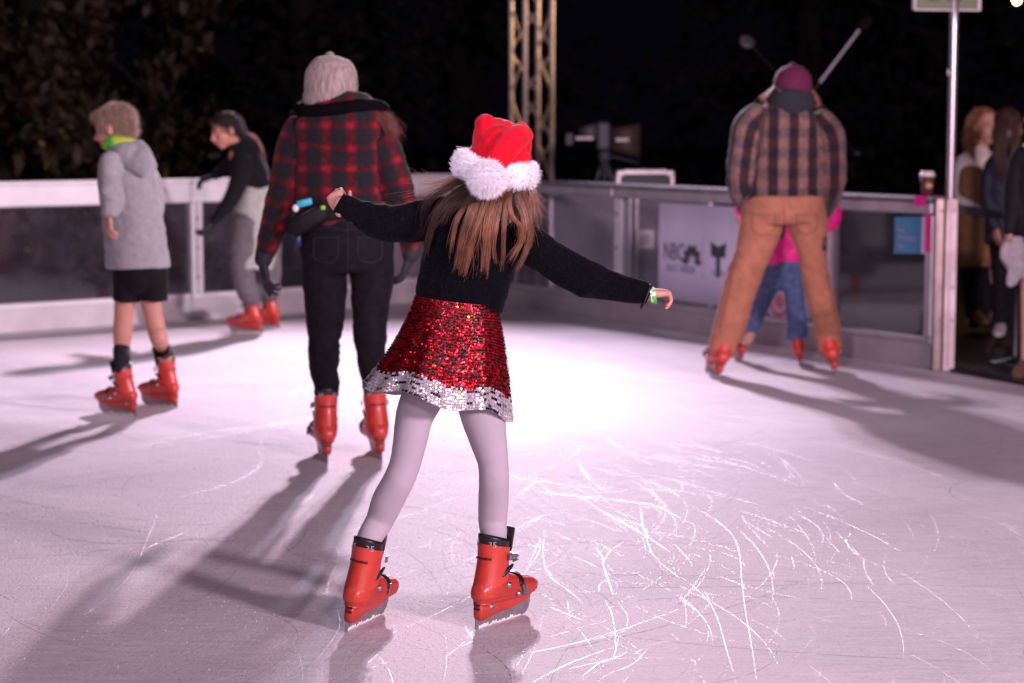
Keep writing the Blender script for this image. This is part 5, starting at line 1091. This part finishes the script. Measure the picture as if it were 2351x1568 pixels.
for k in range(6):
    a = R(-8+196*k/5); dr = d5*math.cos(a)+Vector((0, 0, 1))*math.sin(a); pr = d5*-math.sin(a)+Vector((0, 0, 1))*math.cos(a)
    q = [c+dr*r_*.100+pr*w_*.100 for r_, w_ in ((.30, -.05), (.75, -.26), (1.0, -.20), (1.10, 0), (1.0, .20), (.75, .26), (.30, .05))]; b.add(q+[x-n5*.0006 for x in q], [tuple(range(7)), tuple(range(7, 14))[::-1]])
b.build('fan_emblem', INK, ban, shade=False)
flat(B5, ban, 'lettering', 'BAY AREA', .074, INK2, 1563, 618, .022, 1.05)
b = MB(); p = onp(B5, 1613, 640, .022); b.box(p, d5*.003, n5*.0006, Vector((0, 0, .30))); b.build('rule', INK2, ban, shade=False)
b = MB(); c = onp(B5, 1648, 637, .022); u = Vector((0, 0, 1))
q = [c+d5*x*.105+u*z*.105 for x, z in ((-.22, 0), (.22, 0), (.22, 1.28), (.78, 1.36), (.86, 2.32), (.10, 2.02), (-.10, 2.02), (-.86, 2.32), (-.78, 1.36), (-.22, 1.28))]
b.add(q+[x-n5*.0006 for x in q], [tuple(range(10)), tuple(range(10, 20))[::-1]]); b.build('letter_emblem', INK, ban, shade=False)
flat(B5, ban, 'lettering', '48', .155, INK, 1693, 607, .022, .82)
flat(B5, ban, 'lettering', 'ÁREA DE LA BAHÍA', .036, INK2, 1664, 629, .022, 1.0)
# ---- round red sticker low on the banner
c = onp(B5, 1789, 692, .026); st = thing('round_sticker', c, 'round sticker of faded red rings low on the pale banner', 'sticker')
PKR = mat('faded_red_print', (.48, .11, .18), .5, var=.2); PKW = mat('pale_pink_print', (.55, .40, .50), .5)
for k, (r0, r1, m) in enumerate(((0, .045, PKR), (.047, .075, PKW), (.077, .105, PKR), (.107, .128, PKW), (.130, .146, PKR))):
    b = MB(); n_ = 36
    V = [c+(d5*math.cos(2*math.pi*i/n_)+u*math.sin(2*math.pi*i/n_))*r_+n5*(.0004*k) for r_ in (max(r0, .001), r1) for i in range(n_)]; V += [v-n5*.0012 for v in V]
    b.add(V, [(i, n_+i, n_+(i+1) % n_, (i+1) % n_)[::-1] for i in range(n_)]+[(n_+i, 3*n_+i, 3*n_+(i+1) % n_, n_+(i+1) % n_)[::-1] for i in range(n_)]); b.build('ring', m, st, shade=False)
# ---- blue notice
t6, Q0, Q1, d6, n6, L6 = B6
pa = onp(B6, 2054, 542, .010); pb = onp(B6, 2127, 542, .010); za = onp(B6, 2090, 500, .01).z; zb = onp(B6, 2090, 585, .01).z
nt_ = thing('notice', Vector((pa.x, pa.y, zb)), 'blue emergency exit notice with a white margin taped inside the gate glass', 'sign')
b = MB(); b.box(Vector((pa.x, pa.y, zb)), pb-pa, n6*.003, Vector((0, 0, za-zb)), 0, .0006); b.build('sheet', mat('blue_card', (.045, .20, .34), .45, var=.05, vscale=4), nt_, shade=False)
b = MB(); e_ = (pb-pa); b.box(Vector((pa.x, pa.y, zb))+e_*.865+n6*.0032, e_*.13, n6*.0006, Vector((0, 0, za-zb))); b.build('margin', mat('white_card', (.62, .55, .66), .5), nt_, shade=False)
TXT = mat('pale_print', (.36, .26, .38), .6)
flat(B6, nt_, 'lettering', 'Rink', .040, TXT, 2067, 527, .0145); flat(B6, nt_, 'lettering', 'Emergency', .040, TXT, 2083, 546, .0145, .95); flat(B6, nt_, 'lettering', 'Exit', .040, TXT, 2066, 564, .0145)
# ---- coffee cup and pink tape at the gate end
c = onp(B6, 2128, 452, .0); c = Vector((c.x, c.y, 1.031))
cup = thing('coffee_cup', c, 'brown takeaway coffee cup with pale lid standing on the barrier end', 'cup')
b = MB(); b.rings([(c+Vector((0, 0, z)), Vector((r_, 0, 0)), Vector((0, r_, 0))) for z, r_ in ((0, .031), (.06, .037), (.118, .043))], 24, 'flat', 'flat'); b.build('cup', mat('brown_paper', (.085, .03, .022), .5), cup)
b = MB(); b.rings([(c+Vector((0, 0, z)), Vector((r_, 0, 0)), Vector((0, r_, 0))) for z, r_ in ((.117, .046), (.124, .0475), (.130, .046), (.133, .041), (.146, .038), (.148, .034))], 24, 'flat', 'flat'); b.build('lid', mat('pale_lid', (.75, .66, .66), .35), cup)
b = MB(); b.rings([(c+Vector((.004, -.0385, .062)), Vector((.020, 0, 0)), Vector((0, .002, .017))), (c+Vector((.004, -.0405, .062)), Vector((.018, 0, 0)), Vector((0, .002, .015)))], 16, None, 'flat'); b.build('label', mat('tan_label', (.45, .24, .14), .5), cup)
c = Q1-d6*.001; tp = thing('pink_tape', Vector((c.x, c.y, .7)), 'bright pink tape wrapped over the barrier end under the coffee cup', 'tape')
PT_ = mat('pink_tape', (.62, .012, .22), .5)
b = MB(); b.box(Q1-d6*.135-n6*.063+Vector((0, 0, 1.0302)), d6*.10, n6*.137, Vector((0, 0, .0008))); b.box(Q1-d6*.135+n6*.0705+Vector((0, 0, .975)), d6*.10, n6*.0008, Vector((0, 0, .056))); b.build('top_wrap', PT_, tp, shade=False)
b = MB(); b.box(Q1-d6*.064+n6*.0462+Vector((0, 0, .70)), d6*.055, n6*.0009, Vector((0, 0, .224))); b.build('side_strip', PT_, tp, shade=False)
# ---- gate posts and exit sign pole
gp = W(2151, 848, 11.75); gx = Vector((gp.x, 11.80, 0))
def post(name, x0, x1, Y, label, m):
    p0 = W(x0, 848, Y); p1 = W(x1, 848, Y); t = thing(name, Vector(((p0.x+p1.x)/2, Y, 0)), label, 'post')
    wd = p1.x-p0.x
    b = MB(); b.box(Vector((p0.x, Y, .001)), Vector((wd, 0, 0)), Vector((0, .07, 0)), Vector((0, 0, 1.02)), 0, .004); b.build('post', m, t, shade=False)
    b = MB(); b.box(Vector((p0.x+wd*.32, Y-.004, .03)), Vector((wd*.12, 0, 0)), Vector((0, .0035, 0)), Vector((0, 0, .96))); b.build('groove', BRK, t, shade=False)
    for zz in (.3, .5, .95):
        b = MB(); c = Vector((p0.x+wd*.7, Y-.003, zz)); b.rings([(c, Vector((.007, 0, 0)), Vector((0, 0, .007))), (c-Vector((0, .004, 0)), Vector((.006, 0, 0)), Vector((0, 0, .006)))], 8, None, 'flat'); b.build('screw', BRK, t)
    return t
post('gate_post', 2141, 2160, 11.74, 'tarnished metal gate post touching the end of the barrier', mat('tarnished_aluminium', (.36, .27, .25), .3, .8, var=.3, vscale=6))
post('gate_post', 2164, 2191, 11.72, 'bright white gate post under the exit sign pole', mat('post_painted_reflections', (.80, .68, .74), .3, .25, var=.25, vscale=3.5, col2=(.30, .20, .16)))  # brown patches in the white colour are painted reflections
pl = W(2181, 460, 11.86); es = thing('exit_sign', Vector((pl.x, 11.86, .0)), 'tall aluminium pole carrying a pale exit sign, cut by the top of the picture', 'sign')
b = MB(); b.rings([(Vector((pl.x, 11.86, z)), Vector((.026, 0, 0)), Vector((0, .026, 0))) for z in (.002, 1.0, 2.0, 2.55)], 20, 'flat', 'flat'); b.build('pole', mat('satin_pole', (.58, .52, .56), .28, .8, var=.08, vscale=5), es)
b = MB(); b.ell(Vector((pl.x-.030, 11.85, 1.76)), .008, .01, .022); b.build('clip', ALU, es)
sd = Vector((.98, .18, 0)).normalized(); sn = Vector((sd.y, -sd.x, 0)); so = W(2100, 21, 11.80); so.z = 2.128
b = MB(); b.box(so, sd*.395, sn*-.02, Vector((0, 0, .27)), 0, .003); b.build('board', mat('pale_sign', (.17, .20, .10), .5, var=.03), es, shade=False)
b = MB()
for q0, ax, az in ((so-sd*.008-Vector((0, 0, .010)), sd*.411, Vector((0, 0, .012))), (so-sd*.008-Vector((0, 0, .010)), sd*.014, Vector((0, 0, .29))), (so+sd*.389-Vector((0, 0, .010)), sd*.022, Vector((0, 0, .29))), (so-sd*.008+Vector((0, 0, .268)), sd*.411, Vector((0, 0, .012)))):
    b = MB(); b.box(q0+sn*.006, ax, sn*-.03, az, 0, .002); b.build('frame_bar', ALU, es, shade=False)
M = Matrix.Translation(so+sd*.195+sn*.001+Vector((0, 0, .098))-es.location)@Matrix((sd, Vector((0, 0, 1)), sn)).transposed().to_4x4(); text_obj('EXIT', .165, mat('dark_green_print', (.008, .05, .05), .5), es, M@Matrix.Diagonal((.72, 1, 1, 1)), 'lettering', .001)
# ---- retractable belt across the way in
p0 = W(2196, 468, 12.0); p1 = W(2338, 492, 12.15)
qb = thing('queue_belt', Vector((p1.x, p1.y, -.01)), 'black queue belt stretched between the gate post and a slim stanchion', 'barrier')
b = MB(); dv = p1-p0; b.box(p0-Vector((0, 0, .05)), dv, Vector((0, .002, 0)), Vector((0, 0, .05))); b.build('belt', mat('black_webbing', (.022, .021, .028), .7), qb, shade=False)
b = MB(); b.rings([(Vector((p1.x, p1.y, z)), Vector((r_, 0, 0)), Vector((0, r_, 0))) for z, r_ in ((-.008, .16), (.012, .15), (.03, .03), (.05, .024), (p1.z+.02, .024), (p1.z+.025, .033), (p1.z+.05, .033))], 20, 'flat', 'flat'); b.build('stanchion', BLK, qb)
# ---- truss tower
tx, ty = W(1220, 300, 19.0).x, 19.0
tr = thing('truss_tower', (tx, ty, -.125), 'square aluminium lighting truss tower rising behind the barrier corner', 'truss')
TA = mat('truss_aluminium', (.72, .64, .60), .4, .3, var=.15, vscale=4); ang = R(27); hs = .142
cs = []
for k in range(4):
    a = ang+k*math.pi/2+math.pi/4; cs.append(Vector((tx+hs*1.414*math.cos(a), ty+hs*1.414*math.sin(a), 0)))
for c in cs:
    b = MB(); b.rings([(c+Vector((0, 0, z)), Vector((.0225, 0, 0)), Vector((0, .0225, 0))) for z in (-.12, 2, 4, 5.4)], 14, 'flat', 'flat'); b.build('chord', TA, tr)
for k in range(4):
    a_, b_ = cs[k], cs[(k+1) % 4]
    for i in range(12):
        z = .1+i*.42; s0, s1 = (a_, b_) if i % 2 == 0 else (b_, a_)
        b = MB(); b.tubew([(s0+Vector((0, 0, z)), .011, .011), (s1+Vector((0, 0, z+.36)), .011, .011)], sub=1, n=8, caps=(None, None)); b.build('brace', TA, tr)
b = MB(); b.box(Vector((tx-.35, ty-.35, -.124)), Vector((.7, 0, 0)), Vector((0, .7, 0)), Vector((0, 0, .02)), 0, .003); b.build('base_plate', BRK, tr, shade=False)
# ---- road cases
CASE = mat('case_laminate', (.018, .016, .02), .45, var=.15, vscale=6); CORNER = mat('case_edging', (.62, .55, .55), .35, .75)
def case(o, sx, sy, sz, label, m, latches=()):
    t = thing('flight_case', (o[0]+sx/2, o[1]+sy/2, o[2]), label, 'case'); o = Vector(o)
    b = MB(); b.box(o+Vector((.006, .006, .006)), Vector((sx-.012, 0, 0)), Vector((0, sy-.012, 0)), Vector((0, 0, sz-.012)), 0, .004); b.build('shell', m, t, shade=False)
    e = .03
    for x in (0, sx-e):
        for y in (0, sy-e): b = MB(); b.box(o+Vector((x, y, e)), Vector((e, 0, 0)), Vector((0, e, 0)), Vector((0, 0, sz-2*e)), 0, .003); b.build('edging', CORNER, t, shade=False)
    for z in (0, sz-e):
        for y in (0, sy-e): b = MB(); b.box(o+Vector((e, y, z)), Vector((sx-2*e, 0, 0)), Vector((0, e, 0)), Vector((0, 0, e)), 0, .003); b.build('edging', CORNER, t, shade=False)
        for x in (0, sx-e): b = MB(); b.box(o+Vector((x, e, z)), Vector((e, 0, 0)), Vector((0, sy-2*e, 0)), Vector((0, 0, e)), 0, .003); b.build('edging', CORNER, t, shade=False)
    for x in (0, sx):
        for z in (0, sz):
            c = o+Vector((x, 0, z)); b = MB(); b.box(c+Vector((-.004 if x == 0 else -.066, -.005, -.004 if z == 0 else -.05)), Vector((.07, 0, 0)), Vector((0, .05, 0)), Vector((0, 0, .054)), 0, .012); b.build('corner', CORNER, t, shade=False)
    for lx, lz in latches:
        b = MB(); b.box(o+Vector((lx-.075, -.010, lz-.075)), Vector((.15, 0, 0)), Vector((0, .008, 0)), Vector((0, 0, .15)), 0, .003); b.build('latch', mat('latch_plate', (.52, .47, .42), .4, .6), t, shade=False)
        b = MB(); b.box(o+Vector((lx-.04, -.016, lz-.045)), Vector((.08, 0, 0)), Vector((0, .006, 0)), Vector((0, 0, .09)), 0, .003); b.build('latch_handle', BRK, t, shade=False)
    return t
case((.30, 15.95, -.124), .66, .6, 1.06, 'tall grey flight case behind the scuffed glass beside the truss', mat('grey_laminate', (.24, .22, .26), .45, var=.2, vscale=3))
case((.98, 15.9, -.124), .62, .6, 1.05, 'dark flight case with two square latches behind the glass by the banner', mat('plum_laminate', (.11, .095, .125), .45, var=.2, vscale=3), ((.0+.08, .68), (.26, .68)))
case((.84, 16.0, .953 if False else .937), .46, .4, .165, 'small black flight case with pale corners on top of the tall cases', CASE)
# ---- broadcast camera
yc = 17.2; bc = thing('video_camera', (W(1390, 320, yc).x, yc, -.125), 'dark video camera on a tripod silhouetted behind the barrier right of the truss', 'camera')
CB = mat('camera_body', (.06, .055, .075), .5, var=.2); CB2 = mat('camera_hood', (.055, .032, .022), .6); STR = mat('reflective_strip', (.72, .62, .62), .4)
def pb_(x0, y0, x1, y1, Y0, dp, name, m, bev=.01):
    a = W(x0, y1, Y0); c = W(x1, y0, Y0); b = MB(); b.box(a, Vector((c.x-a.x, 0, 0)), Vector((0, dp, 0)), Vector((0, 0, c.z-a.z)), 0, bev); return b.build(name, m, bc, shade=False)
pb_(1370, 279, 1402, 345, yc-.1, .22, 'body', CB, .02)
b = MB(); a0, a1 = W(1330, 305, yc), W(1372, 303, yc); b.rings([(a0, Vector((0, 0, .045)), Vector((0, .055, 0))), (a1, Vector((0, 0, .085)), Vector((0, .08, 0)))], 18, 'flat', 'flat', sup=4); b.build('lens_hood', CB, bc)
pb_(1298, 305, 1317, 334, yc-.05, .12, 'monitor', CB)
b = MB(); a0, a1 = W(1403, 320, yc), W(1468, 324, yc); b.rings([(a0, Vector((0, 0, .10)), Vector((0, .07, 0))), (a1, Vector((0, 0, .155)), Vector((0, .10, 0)))], 18, 'flat', 'flat', sup=4); b.build('rear_hood', CB2, bc)
pb_(1322, 314, 1362, 321, yc-.125, .01, 'reflective_strip', STR, .002); pb_(1414, 317, 1444, 325, yc-.125, .01, 'reflective_strip', STR, .002)
hd_ = W(1388, 348, yc); b = MB(); b.rings([(hd_+Vector((0, 0, z)), Vector((r_, 0, 0)), Vector((0, r_, 0))) for z, r_ in ((.01, .05), (-.06, .06), (-.09, .035), (-.35, .03))], 14, 'flat', 'flat'); b.build('pan_head', CB, bc)
for k in range(3):
    a = k*2.094+.5; b = MB(); b.tubew([(hd_+Vector((.02*math.cos(a), .02*math.sin(a), -.1)), .02, .02), (Vector((hd_.x+.5*math.cos(a), hd_.y+.5*math.sin(a), -.12)), .014, .014)], sub=1, n=8); b.build('leg', CB, bc)
b = MB(); b.tubew([(hd_+Vector((.02, .05, -.03)), .01, .01), (hd_+Vector((.30, .1, -.10)), .01, .01)], sub=1, n=8); b.build('pan_bar', CB, bc)
# ---- two boom stands crossing behind the man
def boom(x0, y0, x1, y1, xs, ys, Y, label, m1, m2, endm):
    e0, e1, s = W(x0, y0, Y), W(x1, y1, Y), W(xs, ys, Y); t = thing('boom_stand', (s.x, Y, -.125), label, 'stand')
    b = MB(); b.tubew([(e0.lerp(e1, .04), .0105, .0105), (e0.lerp(e1, .42), .0115, .0115)], sub=1, n=10); b.build('boom_tube', m1, t)
    b = MB(); b.tubew([(e0.lerp(e1, .42), .011, .011), (e1, .011, .011)], sub=1, n=10); b.build('boom_rod', m2, t)
    dd = (e0-e1).normalized(); b = MB(); b.rings([(e0-dd*.03, Vector((.02, 0, 0)), Vector((0, .03, .02))), (e0, Vector((.058, 0, .012)), Vector((0, .05, .045))), (e0+dd*.035, Vector((.05, 0, .012)), Vector((0, .045, .04))), (e0+dd*.05, Vector((.025, 0, .01)), Vector((0, .02, .02)))], 14); b.build('end_head', endm, t)
    b = MB(); b.ell(e1, .05, .05, .035); b.build('counterweight', BLK, t)
    b = MB(); b.rings([(Vector((s.x, Y+.02, z)), Vector((.018, 0, 0)), Vector((0, .018, 0))) for z in (.02, 1, s.z)], 10); b.build('mast', BLK, t)
    for k in range(3):
        a = k*2.094+.3; b = MB(); b.tubew([(Vector((s.x, Y+.02, .5)), .011, .011), (Vector((s.x+.42*math.cos(a), Y+.02+.42*math.sin(a), -.115)), .011, .011)], sub=1, n=8); b.build('leg', BLK, t)
    return t
POLEW = mat('pale_boom', (.55, .50, .58), .4)
boom(1983, 55, 1745, 372, 1852, 229, 15.6, 'boom stand with its pale tube pointing up right past the magenta beanie', POLEW, BLK, mat('dark_head', (.008, .007, .008), .8, spec=.1))
boom(1717, 98, 1968, 353, 1832, 215, 16.0, 'boom stand with its dark rod pointing up left past the magenta beanie', mat('dark_boom', (.010, .008, .007), .7, spec=.1), mat('dark_boom', (.010, .008, .007), .7), mat('grey_head', (.10, .09, .10), .5, .3))
# ---- string light bulb, top right
yb = 21.0
sl = thing('string_light', W(2335, -40, yb), 'string light with one glowing amber bulb in the top right corner', 'light')
b = MB(); b.tubew([(W(x, y, yb), .006, .006) for x, y in ((1700, -120), (2000, -62), (2335, -40), (2700, -80))], sub=5, n=6); b.build('cable', BLK, sl)
EM = emit('bulb_glow', (1, .52, .12), 60)
for x, y in ((1994, -44), (2335, -22)):
    c = W(x, y, yb); b = MB(); b.rings([(c+Vector((0, 0, -z)), Vector((r_, 0, 0)), Vector((0, r_, 0))) for z, r_ in ((-.04, .017), (.0, .019), (.03, .018))], 10); b.build('socket', BLK, sl)
    b = MB(); b.ell(c-Vector((0, 0, .085)), .040, .040, .056); b.build('bulb', EM, sl)
# ---- trees
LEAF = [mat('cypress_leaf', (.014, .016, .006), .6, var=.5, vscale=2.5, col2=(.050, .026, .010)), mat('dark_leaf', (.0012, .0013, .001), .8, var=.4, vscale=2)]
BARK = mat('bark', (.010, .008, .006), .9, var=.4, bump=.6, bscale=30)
def tree(x, y, h, r, n, seed, label, leafm, droop=.5, low=.2, sz=.085, grp=None):
    rg = random.Random(seed); t = thing('tree', (x, y, -.125), label, 'tree', grp)
    b = MB(); base = Vector((x, y, -.13)); top = base+Vector((rg.uniform(-.2, .2), rg.uniform(-.2, .2), h*.92))
    b.tubew([(base, h*.030, h*.030), (base.lerp(top, .3)+Vector((rg.uniform(-.1, .1), 0, 0)), h*.022, h*.022), (base.lerp(top, .7), h*.012, h*.012), (top, h*.003, h*.003)], sub=4, n=10)
    tips = []
    for i in range(34):
        f = low+(.96-low)*i/33; p = base.lerp(top, f); a = i*2.4+rg.uniform(-.4, .4); ln = r*(1.05-f*.75)*rg.uniform(.65, 1.15)
        q1 = p+Vector((math.cos(a), math.sin(a), .25))*ln*.5; q2 = p+Vector((math.cos(a), math.sin(a), .12-droop*.45))*ln
        b.tubew([(p, h*.007*(1-f*.6), h*.007*(1-f*.6)), (q1, h*.004, h*.004), (q2, h*.0015, h*.0015)], sub=3, n=6); tips.append((p, q1, q2))
    b.build('trunk', BARK, t)
    b = MB()
    per = max(1, n//(len(tips)*9))
    for p, q1, q2 in tips:
        for j in range(9):
            f = .25+.85*rg.random(); c = (p.lerp(q1, f*2) if f < .5 else q1.lerp(q2, (f-.5)*2))+Vector((rg.gauss(0, .16), rg.gauss(0, .16), rg.gauss(-.06, .14)))*r*.55
            for k in range(per):
                q = c+Vector((rg.gauss(0, .13), rg.gauss(0, .13), rg.gauss(-.05, .17)))*r*.42; dv = Vector((rg.gauss(0, .6), rg.gauss(0, .6), rg.gauss(-.7*droop, .5))).normalized(); s = sz*rg.uniform(.6, 1.5)
                sd_ = dv.cross(Vector((rg.gauss(0, 1), rg.gauss(0, 1), rg.gauss(0, 1)))).normalized()*s*.26
                b.add([q, q+dv*s*.5+sd_, q+dv*s, q+dv*s*.5-sd_], [(0, 1, 2, 3)])
    cr = b.build('crown', leafm, t, shade=False); cr['kind'] = 'stuff'; return t
tree(-4.55, 19.2, 7.5, 2.3, 15000, 1, 'tall drooping tree at the far left, its sprays faintly lit above the rail', LEAF[0], .9, .10, .13)
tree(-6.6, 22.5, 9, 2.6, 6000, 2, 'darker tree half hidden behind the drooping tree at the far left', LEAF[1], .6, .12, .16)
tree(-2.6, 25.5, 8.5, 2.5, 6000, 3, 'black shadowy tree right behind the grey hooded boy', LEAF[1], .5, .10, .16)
grp = 'black trees far behind the rink'
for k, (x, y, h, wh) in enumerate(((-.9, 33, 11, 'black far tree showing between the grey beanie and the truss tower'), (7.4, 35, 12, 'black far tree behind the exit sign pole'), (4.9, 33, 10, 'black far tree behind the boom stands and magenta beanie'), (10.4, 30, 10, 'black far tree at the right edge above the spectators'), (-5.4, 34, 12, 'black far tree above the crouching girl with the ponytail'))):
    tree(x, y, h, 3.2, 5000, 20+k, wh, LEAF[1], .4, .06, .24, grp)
